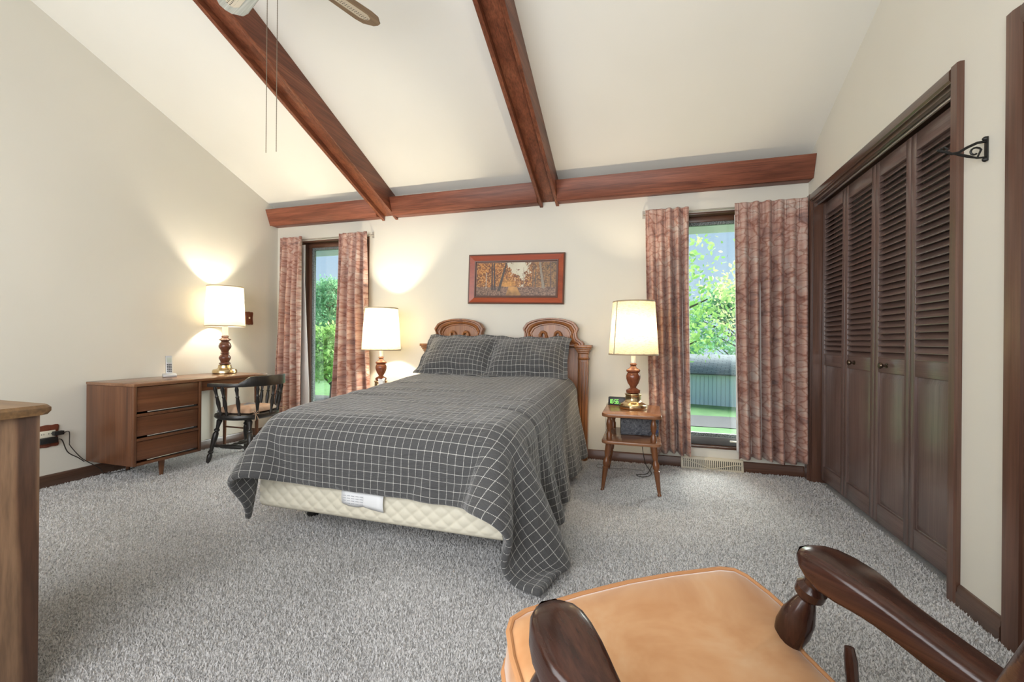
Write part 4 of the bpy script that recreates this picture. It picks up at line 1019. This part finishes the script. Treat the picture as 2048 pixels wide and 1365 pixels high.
# ================================================================== CURTAINS
def curtain(label, xt, xb, zb, pleats, flat, seed, yoff=0.085, lining=None, swing=0.0):
    """xt,xb: (left,right) at top and bottom; flat: fraction of the width that hangs nearly flat at each side"""
    rng = np.random.RandomState(seed)
    nx, ny = 150, 70
    s = np.linspace(0, 1, nx); tz = np.concatenate([np.linspace(0, 0.07, 14), np.linspace(0.075, 1, ny - 14)])
    S, Tz = np.meshgrid(s, tz)
    zt = 2.135
    L = xt[0] + (xb[0] - xt[0]) * (0.25 * Tz + 0.75 * Tz ** 1.4); Rr = xt[1] + (xb[1] - xt[1]) * (0.25 * Tz + 0.75 * Tz ** 1.4)
    ph = rng.rand() * 0.3
    # pinch pleats at the heading: groups of narrow folds
    fr = (S * pleats + 0.15) % 1.0
    pin = np.exp(-((fr - 0.5) / 0.13) ** 2) * np.cos((fr - 0.5) * 2 * PI / 0.16)
    head = 0.015 * pin * np.exp(-((Tz - 0.045) / 0.045) ** 2)
    ddr = np.sin(2 * PI * (S * pleats + 0.15) + 0.6 * np.sin(2.2 * Tz + ph * 9) - PI / 2)
    fold = -np.sign(ddr) * np.abs(ddr) ** 0.75
    amp = 0.012 + 0.034 * np.clip(Tz * 3, 0, 1) + 0.010 * np.sin(S * 7 + seed)
    drift = 0.014 * np.sin(S * 5.1 + seed + Tz * 1.3) * np.clip(Tz * 2, 0, 1)
    Yd = -(fold * amp) + head + drift - swing * Tz
    shift = 0.22 / pleats * np.sin(2 * PI * (S * pleats + 0.15)) * np.clip(Tz * 4, 0, 1) * 0.55
    edge = np.clip(np.minimum(S, 1 - S) * 12, 0, 1)
    X = L + (Rr - L) * np.clip(S + shift * edge * 0.35, 0, 1)
    Z = zt - (zt - zb) * Tz + 0.010 * np.sin(S * 9 + seed) * (Tz > 0.98)
    Y = BW - yoff + Yd
    P = np.stack([X, Y, Z], -1)
    cw = (xt[1] - xt[0]) * 1.9
    t = thing('curtain', label, 'curtain', (0, 0, 0))
    sheet('panel', P, np.stack([S * cw + seed * 3.3, Z + seed], -1), 'curtain', t, 0.0016)
    if lining:
        a, c = lining
        nl = 24
        S2, T2 = np.meshgrid(np.linspace(0, 1, nl), np.linspace(0, 1, 40))
        xa = np.interp(T2, [0, 1], [xt[0] + 0.02, xb[0] + 0.02]); xc = np.interp(T2, [0, 1], [xt[1] - 0.01, xb[1]])
        if a: xa = xa - 0.012 - a * np.clip((T2 - 0.25) * 1.6, 0, 1); 
        if c: xc = xc - 0.005 + c * np.clip((T2 - 0.22) * 1.7, 0, 1)
        P2 = np.stack([xa + (xc - xa) * S2, np.full_like(S2, BW - 0.020) + 0.006 * np.sin(S2 * 16 + seed + T2 * 2) * np.clip(T2 * 4, 0, 1), 2.06 - (2.06 - zb - 0.03) * T2], -1)
        sheet('lining', P2, np.stack([S2, T2], -1), 'lining', t, 0.001)
    return t
curtain('pink marbled curtain panel in the corner behind the desk chair', (-3.80, -3.51), (-3.87, -3.50), 0.12, 4, 0, 1, lining=(0, 0.05))
curtain('pink marbled curtain panel behind the lamp beside the bed', (-3.04, -2.70), (-3.11, -2.62), 0.12, 4, 0, 2, lining=None)
curtain('pink marbled curtain panel behind the clock nightstand lamp', (0.0, 0.335), (0.055, 0.365), 0.125, 5, 0, 3, lining=(0, 0.012))
curtain('wide pink marbled curtain panel beside the louvered closet', (0.672, 1.172), (0.715, 1.178), 0.125, 6, 0, 5, lining=(0.01, 0))
def rod(label, x0, x1):
    t = thing('curtain_rod', label, 'curtain rod', (0, 0, 0))
    MB().tube([(x0, BW - 0.002, 2.112), (x0, BW - 0.03, 2.112), (x0 + 0.012, BW - 0.045, 2.112), (x1 - 0.012, BW - 0.045, 2.112), (x1, BW - 0.03, 2.112), (x1, BW - 0.002, 2.112)], 0.006, 8).build('bar', 'rod', t)
    for x in (x0, x1): MB().box(x - 0.01, x + 0.01, BW - 0.004, BW - 0.0005, 2.085, 2.15).build('bracket', 'rod', t)
    return t
rod('slim curtain rod over the window near the desk', -3.85, -2.685); rod('slim curtain rod over the window beside the closet', -0.015, 1.185)

# ================================================================== FLOOR REGISTER, PLATES, BRACKET, PICTURE
t = thing('floor_register', 'cream metal baseboard register under the window by the closet', 'register', (0.53, BW, 0))
xa, xc = -0.233, 0.232
MB().prism([(0, 0), (-0.042, 0), (-0.042, 0.006), (-0.014, 0.094), (0, 0.098)], xa, xc, 'YZ').build('housing', 'register', t, 0.002)
mxr = T3(0, -0.0405, 0.010) @ Rt(math.atan2(0.028, 0.088) * -1, 'X')
for sgn, (z0, z1) in ((0, (0.012, 0.040)), (1, (0.044, 0.078))):
    for k in range(30):
        x = xa + 0.022 + k * (xc - xa - 0.044) / 29
        if k == 0 and sgn == 0: s = MB().box(-0.0025, 0.0025, -0.0035, 0.0, 0, 0.031, None).build('louver', 'dark_gap', t); lme = s.data
        else: s = link('louver', lme, None, t)
        s.matrix_local = mxr @ T3(x, 0.001, z0 - 0.006)
bar = MB().tube([mxr @ Vector(p) for p in ((xa + 0.01, -0.005, 0.058), (xa + 0.06, -0.005, 0.056), (-0.02, -0.006, 0.006), (0.0, -0.006, 0.004), (0.02, -0.006, 0.008), (xc - 0.06, -0.005, 0.044), (xc - 0.01, -0.005, 0.044))], 0.004, 6).build('damper_bar', 'register', t)
def scallop(w, h, n=8):
    out = []
    for k in range(48):
        th = 2 * PI * k / 48; c, s = math.cos(th), math.sin(th)
        q = 1 / max(abs(c), abs(s)); x, y = c * q, s * q
        wob = 1 - 0.07 * math.cos(PI * y) * (abs(x) > 0.98) - 0.05 * (1 - math.cos(2 * PI * x)) * 0.5 * (abs(y) > 0.98)
        cr = 0.90 if abs(x) > 0.98 and abs(y) > 0.98 else 1
        out.append((x * w / 2 * wob * cr, y * h / 2 * wob * cr))
    return out
t = thing('outlet_plate', 'scalloped wooden outlet plate with black adapters plugged in', 'outlet', (LW, 1.913, 0.352), PI / 2)
MB().prism(scallop(0.125, 0.155), -0.009, -0.0005, 'XZ').build('plate', 'plate_wood', t, 0.002)
MB().box(-0.042, 0.042, -0.018, -0.0095, -0.008, 0.038).build('receptacle', 'ivory', t, 0.002)
sl = MB()
for x in (-0.026, 0.012):
    for q in (-0.006, 0.006): sl.box(x + q - 0.0012, x + q + 0.0012, -0.0187, -0.0181, 0.012, 0.022)
sl.build('slots', 'black', t)
MB().box(0.02, 0.075, -0.05, -0.0185, 0.002, 0.03).build('adapter', 'black', t, 0.004)
MB().box(-0.045, 0.048, -0.036, -0.0095, -0.048, -0.0095).build('adapter', 'black', t, 0.004)
t = thing('switch_plate', 'scalloped wooden switch plate on the wall beside the desk lamp', 'light switch', (LW, 3.495, 1.247), PI / 2)
MB().prism(scallop(0.095, 0.135), -0.008, -0.0005, 'XZ').build('plate', 'plate_wood', t, 0.002)
MB().box(-0.005, 0.005, -0.02, -0.0085, -0.006, 0.012).build('toggle', 'ivory', t, 0.002)
MB().box(-0.003, 0.003, -0.0095, -0.0083, -0.04, -0.034).build('screw', 'brass', t)
cord('adapter_cord', [(LW + 0.042, 1.988, 0.366), (LW + 0.035, 2.02, 0.365), (LW + 0.02, 2.03, 0.29), (LW + 0.02, 2.035, 0.26), (LW + 0.02, 2.09, 0.17), (LW + 0.024, 2.13, 0.125), (LW + 0.03, 2.20, 0.06), (LW + 0.05, 2.22, 0.018), (LW + 0.10, 2.26, 0.015), (LW + 0.11, 2.35, 0.015), (LW + 0.07, 2.44, 0.016)], 'thin black cord from the adapter down to the carpet by the desk')
cord('plug_cord', [(LW + 0.03, 1.965, 0.325), (LW + 0.03, 1.985, 0.31), (LW + 0.022, 2.02, 0.22), (LW + 0.02, 2.08, 0.165), (LW + 0.022, 2.115, 0.128)], 'short black cord from the lower outlet joining the adapter cord', r=0.0034)
t = thing('plant_bracket', 'black scrolled iron plant bracket on the wall by the closet', 'bracket', (RW, 2.034, 1.753), 0)
MB().box(-0.006, -0.0005, -0.008, 0.008, -0.045, 0.045).build('wall_plate', 'black_metal', t, 0.002)
for z in (-0.045, 0.045): MB().lathe([(0.009, 0), (0.007, 0.006), (0.002, 0.010)], 10, T3(-0.006, 0, z * 0.85) @ Rt(-PI / 2, 'Y')).build('screw', 'black_metal', t)
arm = [(-0.006, 0, 0.028), (-0.03, 0, 0.026), (-0.06, 0, 0.012), (-0.085, 0, -0.004), (-0.105, 0, -0.006), (-0.125, 0, 0.004), (-0.15, 0, 0.012)]
MB().tube(arm, 0.005, 8).build('arm', 'black_metal', t)
sp1 = [(-0.02 - 0.016 + r_ * math.cos(a_), 0, -0.008 + r_ * math.sin(a_)) for a_, r_ in [(k_ * 0.45, 0.021 - k_ * 0.0012) for k_ in range(14)]]
MB().tube([(-0.10, 0, -0.006), (-0.06, 0, -0.022), (-0.03, 0, -0.030)] + sp1[12:0:-1][::-1][-12:], 0.0035, 6).build('scroll', 'black_metal', t)
MB().tube([(-0.006, 0, -0.03), (-0.03, 0, -0.03), (-0.06, 0, -0.018), (-0.09, 0, -0.007)], 0.0035, 6).build('brace', 'black_metal', t)
MB().tube([(-0.125, 0, 0.004), (-0.118, 0, 0.014), (-0.128, 0, 0.022), (-0.138, 0, 0.016)], 0.0035, 6).build('hook', 'black_metal', t)

# picture over the bed
pc = thing('framed_picture', 'autumn woodland picture in an orange-red wooden frame above the headboard', 'picture', (-1.149, BW - 0.002, 1.609), 0)
pc.rotation_euler = (0, math.radians(1.3), 0)
pw, ph = 0.462, 0.232
def ring(w, h, y): return [(-w, y, -h), (w, y, -h), (w, y, h), (-w, y, h)]
def fr_ring(mb, steps):
    mb.loft([ring(pw - i, ph - i, y) for i, y in steps], None, False, False); return mb
fr_ring(MB(), [(0, 0), (0, -0.026), (0.006, -0.03), (0.012, -0.028)]).build('outer_bead', 'frame_dark', pc, smooth=20)
fr_ring(MB(), [(0.012, -0.028), (0.014, -0.030), (0.058, -0.016)]).build('frame_moulding', 'frame_red', pc, smooth=20)
fr_ring(MB(), [(0.058, -0.016), (0.060, -0.021), (0.068, -0.019), (0.072, -0.010), (0.080, -0.008)]).build('inner_bead', 'frame_dark', pc, smooth=20)
iw, ih = pw - 0.079, ph - 0.079
nx_, nz_ = 220, 100
me = bpy.data.meshes.new('print'); xs_ = np.linspace(-iw, iw, nx_); zs_ = np.linspace(-ih, ih, nz_)
XX, ZZ = np.meshgrid(xs_, zs_); vv = np.stack([XX, np.full_like(XX, -0.009), ZZ], -1).reshape(-1, 3)
idx = np.arange(nx_ * nz_).reshape(nz_, nx_); FF = np.stack([idx[:-1, :-1], idx[:-1, 1:], idx[1:, 1:], idx[1:, :-1]], -1).reshape(-1, 4)
me.from_pydata(vv.tolist(), [], FF.tolist())
def fbm(x, y, s, seed):
    out = np.zeros(x.size)
    xf, yf = x.ravel(), y.ravel()
    for i in range(x.size): out[i] = mnoise.fractal((xf[i] * s + seed, yf[i] * s + seed * 2, seed), 1.0, 2.0, 3)
    return out.reshape(x.shape)
u_ = (XX / iw + 1) / 2; v_ = (ZZ / ih + 1) / 2
n1 = fbm(u_ * 2.2, v_, 9, 1.3); n2 = fbm(u_ * 2.2, v_, 26, 4.1); n3 = fbm(u_ * 2.2, v_, 4, 7.7)
col = np.zeros((nz_, nx_, 3))
def lerp3(a, c, t): t = np.clip(t, 0, 1)[..., None]; return np.array(a) * (1 - t) + np.array(c) * t
ground = 0.27 + 0.03 * n3
fol = lerp3((0.13, 0.04, 0.012), (0.42, 0.15, 0.03), 0.45 + 1.0 * n1 + 0.7 * n2); fol = np.where((n2 > 0.22)[..., None], np.array((0.55, 0.28, 0.08)), fol)
rightm = np.clip((u_ - 0.62) * 4, 0, 1)[..., None]; dk = lerp3((0.06, 0.05, 0.03), (0.28, 0.15, 0.06), 0.5 + 0.9 * n2 + 0.4 * n1); fol = fol * (1 - rightm * 0.8) + dk * rightm * 0.8
sky = (np.abs(u_ - 0.56 + 0.10 * (v_ - 0.7)) < 0.0 + 0.26 * np.clip(v_ - 0.42, 0, 1) + 0.10 * n1 + 0.07 * n2)
col = np.where(sky[..., None], np.array((0.56, 0.52, 0.40)) + 0.06 * n3[..., None], fol)
glow = np.exp(-(((u_ - 0.40) / 0.10) ** 2 + ((v_ - 0.30) / 0.16) ** 2))[..., None]; col = col * (1 - glow * 0.75) + np.array((0.62, 0.30, 0.06)) * glow * 0.75
gr = lerp3((0.09, 0.045, 0.03), (0.34, 0.20, 0.13), 0.5 + 1.1 * n2 + 0.3 * n1); col = np.where((v_ < ground)[..., None], gr * 0.8, col)
water = (v_ < ground - 0.01) & (np.abs(u_ - 0.47 - 0.04 * (0.25 - v_)) < 0.05 + 0.45 * (0.27 - v_) * 0.4)
col = np.where(water[..., None], lerp3((0.20, 0.10, 0.03), (0.55, 0.28, 0.08), v_ / 0.27 + 0.4 * n1), col)
def trunk(u0, u1, wd, vb, vt, c):
    global col
    uc = u0 + (u1 - u0) * (v_ - vb) / (1 - vb); msk = (np.abs(u_ - uc) < wd * (1.25 - 0.6 * v_) + 0.003 * n2) & (v_ > vb) & (v_ < vt); col = np.where(msk[..., None], np.array(c) + 0.03 * n2[..., None], col)
for a in ((0.205, 0.20, 0.011, 0.18, 1, (0.05, 0.03, 0.025)), (0.24, 0.225, 0.011, 0.16, 1, (0.045, 0.03, 0.025)), (0.29, 0.385, 0.016, 0.14, 1, (0.055, 0.038, 0.028)), (0.125, 0.13, 0.006, 0.22, 0.7, (0.40, 0.32, 0.24)), (0.61, 0.60, 0.004, 0.3, 0.85, (0.30, 0.22, 0.15)), (0.72, 0.72, 0.006, 0.26, 0.9, (0.10, 0.07, 0.05)), (0.75, 0.755, 0.006, 0.24, 0.9, (0.09, 0.07, 0.05)), (0.85, 0.80, 0.016, 0.22, 1, (0.24, 0.20, 0.15)), (0.94, 0.93, 0.007, 0.25, 1, (0.10, 0.06, 0.05))): trunk(*a)
ca = me.color_attributes.new('paint', 'FLOAT_COLOR', 'POINT'); ca.data.foreach_set('color', np.concatenate([np.clip(col, 0, 1), np.ones((nz_, nx_, 1))], -1).reshape(-1).astype(float)); me.update()
m_, nt_, b_ = new_mat('printed_canvas'); at_ = nt_.nodes.new('ShaderNodeAttribute'); at_.attribute_name = 'paint'; nt_.links.new(at_.outputs['Color'], b_.inputs['Base Color']); b_.inputs['Roughness'].default_value = 0.45
link('print', me, m_, pc)

# ================================================================== CEILING FAN
FZ = 2.745
fan = thing('ceiling_fan', 'four-blade ceiling fan with cane inset blades and two pull chains', 'ceiling fan', (-1.61, 1.55, FZ), math.radians(2))
ztop = ceil_z(1.55) - FZ
MB().lathe([(0.02, 0.13), (0.02, ztop - 0.06)], 12).build('downrod', 'brass', fan)
MB().lathe([(0.03, ztop - 0.12), (0.075, ztop - 0.075), (0.085, ztop - 0.03)], 24).build('canopy', 'brass', fan)
MB().lathe([(0.05, -0.02), (0.12, 0.0), (0.135, 0.03), (0.135, 0.09), (0.10, 0.12), (0.04, 0.13)], 32).build('motor_housing', 'brass', fan)
MB().lathe([(0.03, -0.075), (0.055, -0.07), (0.06, -0.03), (0.05, -0.021)], 24).build('switch_housing', 'brass', fan)
ang0 = math.atan2(0.185, -0.454)
for k in range(4):
    a = ang0 - k * PI / 2
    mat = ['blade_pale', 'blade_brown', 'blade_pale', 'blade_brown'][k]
    bo = [(0.17, -0.055), (0.20, -0.064), (0.46, -0.078), (0.505, -0.070), (0.532, -0.042), (0.546, -0.030), (0.552, 0.0), (0.546, 0.030), (0.532, 0.042), (0.505, 0.070), (0.46, 0.078), (0.20, 0.064), (0.17, 0.055)]
    mt = Rt(math.radians(12), 'X')
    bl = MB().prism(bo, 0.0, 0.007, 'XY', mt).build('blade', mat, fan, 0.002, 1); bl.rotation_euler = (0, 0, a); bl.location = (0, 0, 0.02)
    ci = [(0.22, -0.028), (0.46, -0.034), (0.49, -0.018), (0.495, 0.0), (0.49, 0.018), (0.46, 0.034), (0.22, 0.028)]
    MB().prism(ci, -0.0012, -0.0003, 'XY', mt).build('cane_inset', 'cane', bl)
    MB().prism([(0.11, -0.015), (0.20, -0.03), (0.23, 0.0), (0.20, 0.03), (0.11, 0.015)], -0.006, -0.0015, 'XY', mt).build('blade_iron', 'brass', bl)
for (xx, yy, zl) in ((-0.022, -0.012, 1.868), (0.024, -0.002, 1.872)):
    MB().tube([(xx, yy, -0.07), (xx, yy, zl - FZ)], 0.0016, 6).build('pull_chain', 'chain', fan)
    cb = MB()
    nb = int((-0.07 - (zl - FZ)) / 0.011)
    for q in range(nb): cb.lathe([(0.0005, -0.0022), (0.0024, 0), (0.0005, 0.0022)], 5, T3(xx, yy, -0.075 - q * 0.011), False)
    ob = cb.build('chain_beads', 'chain', fan); ob['kind'] = 'stuff'

# ================================================================== ARMCHAIR in the foreground
AW = thing('armchair', 'dark wood rocking armchair with apricot velvet T-shaped seat cushion', 'armchair', (0.1115, 0.805, 0.0), math.atan2(0.339, 0.453))
tilt = math.radians(16)
# body frame pivots about (y=0,z=0.63); local y forward
BF = T3(0, 0, 0.63) @ Rt(tilt, 'X')
def arm(sx):
    # stations along the arm: y, half width out, half width in, top drop; rounded paddle in front
    path = [(-0.315, 0.031, 0.031, 0), (-0.22, 0.032, 0.032, 0), (-0.15, 0.033, 0.033, 0), (-0.115, 0.036, 0.034, 0), (-0.095, 0.043, 0.036, 0), (-0.078, 0.049, 0.038, 0), (-0.055, 0.051, 0.040, 0), (-0.025, 0.050, 0.041, 0.002), (0.0, 0.046, 0.040, 0.006), (0.02, 0.038, 0.035, 0.012), (0.034, 0.026, 0.026, 0.019), (0.041, 0.012, 0.013, 0.027)]
    L = []
    cx = sx * 0.283
    for y, wo, wi, dr_ in path:
        zt = 0.004 - dr_; zb = -0.044 - 0.016 * math.exp(-((y + 0.02) / 0.06) ** 2) + dr_ * 0.6
        a_, b_ = (wi, wo) if sx > 0 else (wo, wi)
        L.append([(cx - a_ + 0.006, y, zb), (cx + b_ - 0.006, y, zb), (cx + b_ - 0.001, y, zb + 0.006), (cx + b_, y, zb + 0.014), (cx + b_, y, zt - 0.012), (cx + b_ - 0.003, y, zt - 0.004), (cx + b_ - 0.011, y, zt), (cx, y, zt + 0.002), (cx - a_ + 0.011, y, zt), (cx - a_ + 0.003, y, zt - 0.004), (cx - a_, y, zt - 0.012), (cx - a_, y, zb + 0.014), (cx - a_ + 0.001, y, zb + 0.006)])
    MB().loft(L, BF).build('arm', 'arm_wood', AW, 0, 2, 48)
for sx in (-1, 1):
    arm(sx)
    for (y0, y1) in ((0.0, 0.02), (-0.235, -0.215)):
        p1 = BF @ Vector((sx * 0.283, y0, -0.05)); p0 = BF @ Vector((sx * 0.272, y1, -0.348)); L = (p1 - p0).length
        prof = [(0.020, 0), (0.024, 0.02), (0.017, 0.04), (0.026, 0.05), (0.024, 0.062), (0.016, 0.07), (0.026, 0.095), (0.032, 0.125), (0.030, 0.15), (0.020, 0.178), (0.015, 0.188), (0.026, 0.197), (0.027, 0.21), (0.018, 0.218), (0.021, 0.24)]
        MB().lathe([(r, z / 0.24 * L) for r, z in prof], 22, orient(p0, p1)).build('arm_post', 'arm_wood_z', AW)
    MB().box(sx * 0.272 - 0.028, sx * 0.272 + 0.028, -0.36, 0.12, -0.405, -0.348, BF).build('side_rail', 'arm_wood', AW, 0.006)
    # rocker base
    pts = [(sx * 0.25, -0.52 + 0.92 * k / 12, 0.022 + 0.10 * ((k - 6) / 6.0) ** 2 * 0.6) for k in range(13)]
    MB().tube(pts, 0.021, 8).build('rocker', 'arm_wood', AW)
    for (ya, yb_) in ((0.10, 0.16), (-0.30, -0.26)):
        p1 = BF @ Vector((sx * 0.262, ya, -0.406)); MB().tube([(sx * 0.25, p1.y, 0.055), tuple(p1)], 0.017, 10).build('base_post', 'arm_wood_z', AW)
MB().box(-0.243, 0.243, 0.07, 0.118, -0.405, -0.355, BF).build('front_rail', 'arm_wood', AW, 0.005)
MB().box(-0.243, 0.243, -0.36, -0.32, -0.405, -0.355, BF).build('back_rail', 'arm_wood', AW, 0.005)
MB().tube([BF @ Vector((0.32, -0.12, -0.30)), BF @ Vector((0.335, -0.07, -0.20)), BF @ Vector((0.337, -0.06, -0.18))], [0.009, 0.011, 0.008], 10).build('lever', 'arm_wood_z', AW)
# seat cushion with T front
def tcush(s, z):
    o = [(-0.245, -0.29), (0.245, -0.29), (0.245, -0.02), (0.250, 0.005), (0.266, 0.022), (0.285, 0.030), (0.301, 0.042), (0.308, 0.060), (0.306, 0.12), (0.296, 0.175), (0.282, 0.198), (0.25, 0.210), (0.12, 0.222), (0.0, 0.226), (-0.12, 0.222), (-0.25, 0.210), (-0.282, 0.198), (-0.296, 0.175), (-0.306, 0.12), (-0.308, 0.060), (-0.301, 0.042), (-0.285, 0.030), (-0.266, 0.022), (-0.250, 0.005), (-0.245, -0.02)]
    # resample
    pts = []
    for i in range(len(o)):
        a, c = Vector(o[i]), Vector(o[(i + 1) % len(o)]); n = max(1, int((c - a).length / 0.03))
        for k in range(n): pts.append(a.lerp(c, k / n))
    return [(p.x * 1.05 * s + 0.030, (p.y + 0.03) * s - 0.03, z) for p in pts]
CZ = -0.228
lay = [(0.93, CZ - 0.12), (0.985, CZ - 0.112), (1.0, CZ - 0.10), (1.0, CZ - 0.018), (0.985, CZ - 0.004), (0.93, CZ + 0.006), (0.80, CZ + 0.016), (0.6, CZ + 0.024), (0.35, CZ + 0.028), (0.1, CZ + 0.03)]
MB().loft([tcush(s, z) for s, z in lay], BF).build('seat_cushion', 'velvet', AW, smooth=80)
for z in (CZ - 0.006, CZ - 0.112):
    ppts = tcush(1.0, z); ppts.append(ppts[0]); MB().tube([BF @ Vector(p) for p in ppts], 0.0065, 8).build('piping', 'piping', AW)
# back: posts, rails, cushion (reclined, close to the camera)
BB = BF @ T3(0, -0.30, 0) @ Rt(math.radians(10), 'X')
half = [(0.235, -0.36), (0.235, 0.02), (0.21, 0.10), (0.19, 0.17), (0.185, 0.22), (0.192, 0.26), (0.207, 0.294), (0.228, 0.330), (0.25, 0.369), (0.255, 0.40), (0.235, 0.428), (0.15, 0.445), (0.0, 0.45)]
MB().prism([(x, z) for x, z in half] + [(-x, z) for x, z in reversed(half[:-1])], -0.034, -0.006, 'XZ', BB).build('back_board', 'arm_wood', AW, 0.008, 3)
MB().box(-0.15, 0.15, -0.004, 0.055, -0.22, -0.04, BB).build('back_cushion', 'velvet', AW, 0.022, 4)

# ================================================================== OUTSIDE
GZ = -3.7
tag(MB().box(-60, 60, BW + 1.0, 90, GZ - 0.2, GZ).build('ground', 'lawn'), 'green lawn outside, seen low through the windows', 'lawn', kind='structure')
tag(MB().box(-60, 60, 26.5, 30.5, GZ + 0.005, GZ + 0.03).build('driveway', 'gravel'), 'grey gravel driveway crossing the lawn outside', 'driveway', kind='structure')
sf = thing('trim_6', 'pale boarded roof soffit outside above the windows', 'soffit', (0, 0, 0), kind='structure')
for k in range(4): MB().box(LW - 0.3, RW + 0.9, BW + 0.165 + k * 0.17, BW + 0.165 + k * 0.17 + 0.163, 2.205, 2.23).build('board', 'soffit', sf)
MB().box(LW - 0.3, RW + 0.9, BW + 0.845, BW + 0.87, 2.13, 2.32).build('fascia', 'soffit', sf)
# shed
sh = thing('shed', 'grey-roofed shed with pale vertical siding beyond the driveway', 'shed', (4.4, 36.0, GZ), math.radians(-14))
wv = 2.5
core = MB().box(-7, 7, 0.06, 6, 0, wv).build('wall', 'siding', sh)
bme = None
for k in range(48):
    x = -7 + 14 * k / 48
    if bme is None: o = MB().box(0.02, 14 / 48 - 0.02, 0, 0.06, 0, wv).build('siding_board', 'siding', sh); bme = o.data
    else: o = link('siding_board', bme, None, sh)
    o.location = (x, 0, 0)
Pq = np.array([[(-7.3, -0.45, wv - 0.12), (7.3, -0.45, wv - 0.12)], [(-7.3, 3.0, wv + 1.25), (7.3, 3.0, wv + 1.25)], [(-7.3, 6.45, wv - 0.12), (7.3, 6.45, wv - 0.12)]], float)
sheet('roof', Pq, np.array([[(0, 0), (14.6, 0)], [(0, 4.2), (14.6, 4.2)], [(0, 8.4), (14.6, 8.4)]], float), 'shingle', sh, 0.12)
for x in (-7, 7): MB().prism([(0.0, wv - 0.1), (6, wv - 0.1), (3.0, wv + 1.1)], x - 0.05, x + 0.05, 'YZ').build('gable', 'siding', sh)

# trees: trunk + branches + leaves
def tree(label, loc, height, spread, n_leaf, mat, seed, leaf=0.16, crown0=0.25, clumps=60, group=None):
    rng = np.random.RandomState(seed)
    t = thing('tree', label, 'tree', loc, 0, group)
    tr = MB().tube([(0, 0, 0), (0.1, 0.05, height * 0.35), (-0.05, 0.1, height * 0.65), (0.05, 0, height * 0.9)], [0.03 * height, 0.022 * height, 0.013 * height, 0.004 * height], 8)
    cc = []
    for k in range(clumps):
        zf = crown0 + (1 - crown0) * rng.rand() ** 0.9; a = rng.rand() * 2 * PI
        rad = spread * math.sqrt(rng.rand()) * math.sqrt(max(0.05, 1 - ((zf - crown0) / (1 - crown0) * 1.0) ** 2.2))
        p = np.array([rad * math.cos(a), rad * math.sin(a), zf * height]); cc.append(p)
        z0 = max(0.15, zf - 0.22) * height
        if k % 2 == 0: tr.tube([(0, 0, z0), (p[0] * 0.5, p[1] * 0.5, (z0 + p[2]) / 2 + 0.15), tuple(p)], [0.010 * height, 0.006 * height, 0.002 * height], 5)
    tr.build('trunk', 'bark', t)
    cc = np.array(cc); ids = rng.randint(0, clumps, n_leaf); sg = height * 0.045 + 0.18
    Cn = cc[ids] + rng.randn(n_leaf, 3) * np.array([sg, sg, sg * 0.5])
    d1 = rng.randn(n_leaf, 3); d1 /= np.linalg.norm(d1, axis=1, keepdims=True); d2 = np.cross(d1, rng.randn(n_leaf, 3)); d2 /= np.linalg.norm(d2, axis=1, keepdims=True)
    s = leaf * (0.6 + 0.8 * rng.rand(n_leaf, 1))
    V = np.stack([Cn - d1 * s, Cn - d2 * s * 0.55, Cn + d1 * s, Cn + d2 * s * 0.55], 1).reshape(-1, 3)
    me = bpy.data.meshes.new('foliage'); me.from_pydata(V.tolist(), [], np.arange(n_leaf * 4).reshape(-1, 4).tolist())
    tone = np.repeat(np.clip(0.5 + 0.25 * rng.randn(n_leaf) + 0.3 * (rng.rand(clumps)[ids] - 0.5), 0, 1), 4)
    at = me.attributes.new('tone', 'FLOAT', 'POINT'); at.data.foreach_set('value', tone); me.update()
    o = link('foliage', me, mat, t); o['kind'] = 'stuff'
    return t
G = 'trees beyond the windows'
tree('broad maple with hanging light green boughs in front of the shed', (-2.2, 15.0, GZ), 10.0, 4.6, 16000, 'leaf', 11, 0.085, 0.42, 90)
tree('yellow-green young tree in front of the grey shed', (5.6, 17.5, GZ), 9.0, 2.9, 9000, 'leaf_gold', 12, 0.085, 0.52, 46)
lab = ['tall blue-green tree filling the window near the desk', 'bushy bright green tree low in the window near the desk', 'distant deep green tree behind the lawn, near the desk window', 'distant deep green tree behind the shed', 'distant deep green tree at the far lawn edge between windows']
for i, (x, y, h, sp, mt, n, c0) in enumerate(((-24.2, 29.5, 9.2, 4.6, 'leaf_deep', 20000, .28), (-17.0, 20.8, 5.2, 2.6, 'leaf', 12000, .52), (-40, 46, 9, 7, 'leaf_deep', 12000, .2), (10, 54, 11, 8, 'leaf_deep', 9000, .1), (-8, 58, 12, 8, 'leaf_deep', 9000, .1))):
    tree(lab[i], (x, y, GZ), h, sp, n, mt, 20 + i, 0.11 if y < 30 else 0.22, c0, 90)
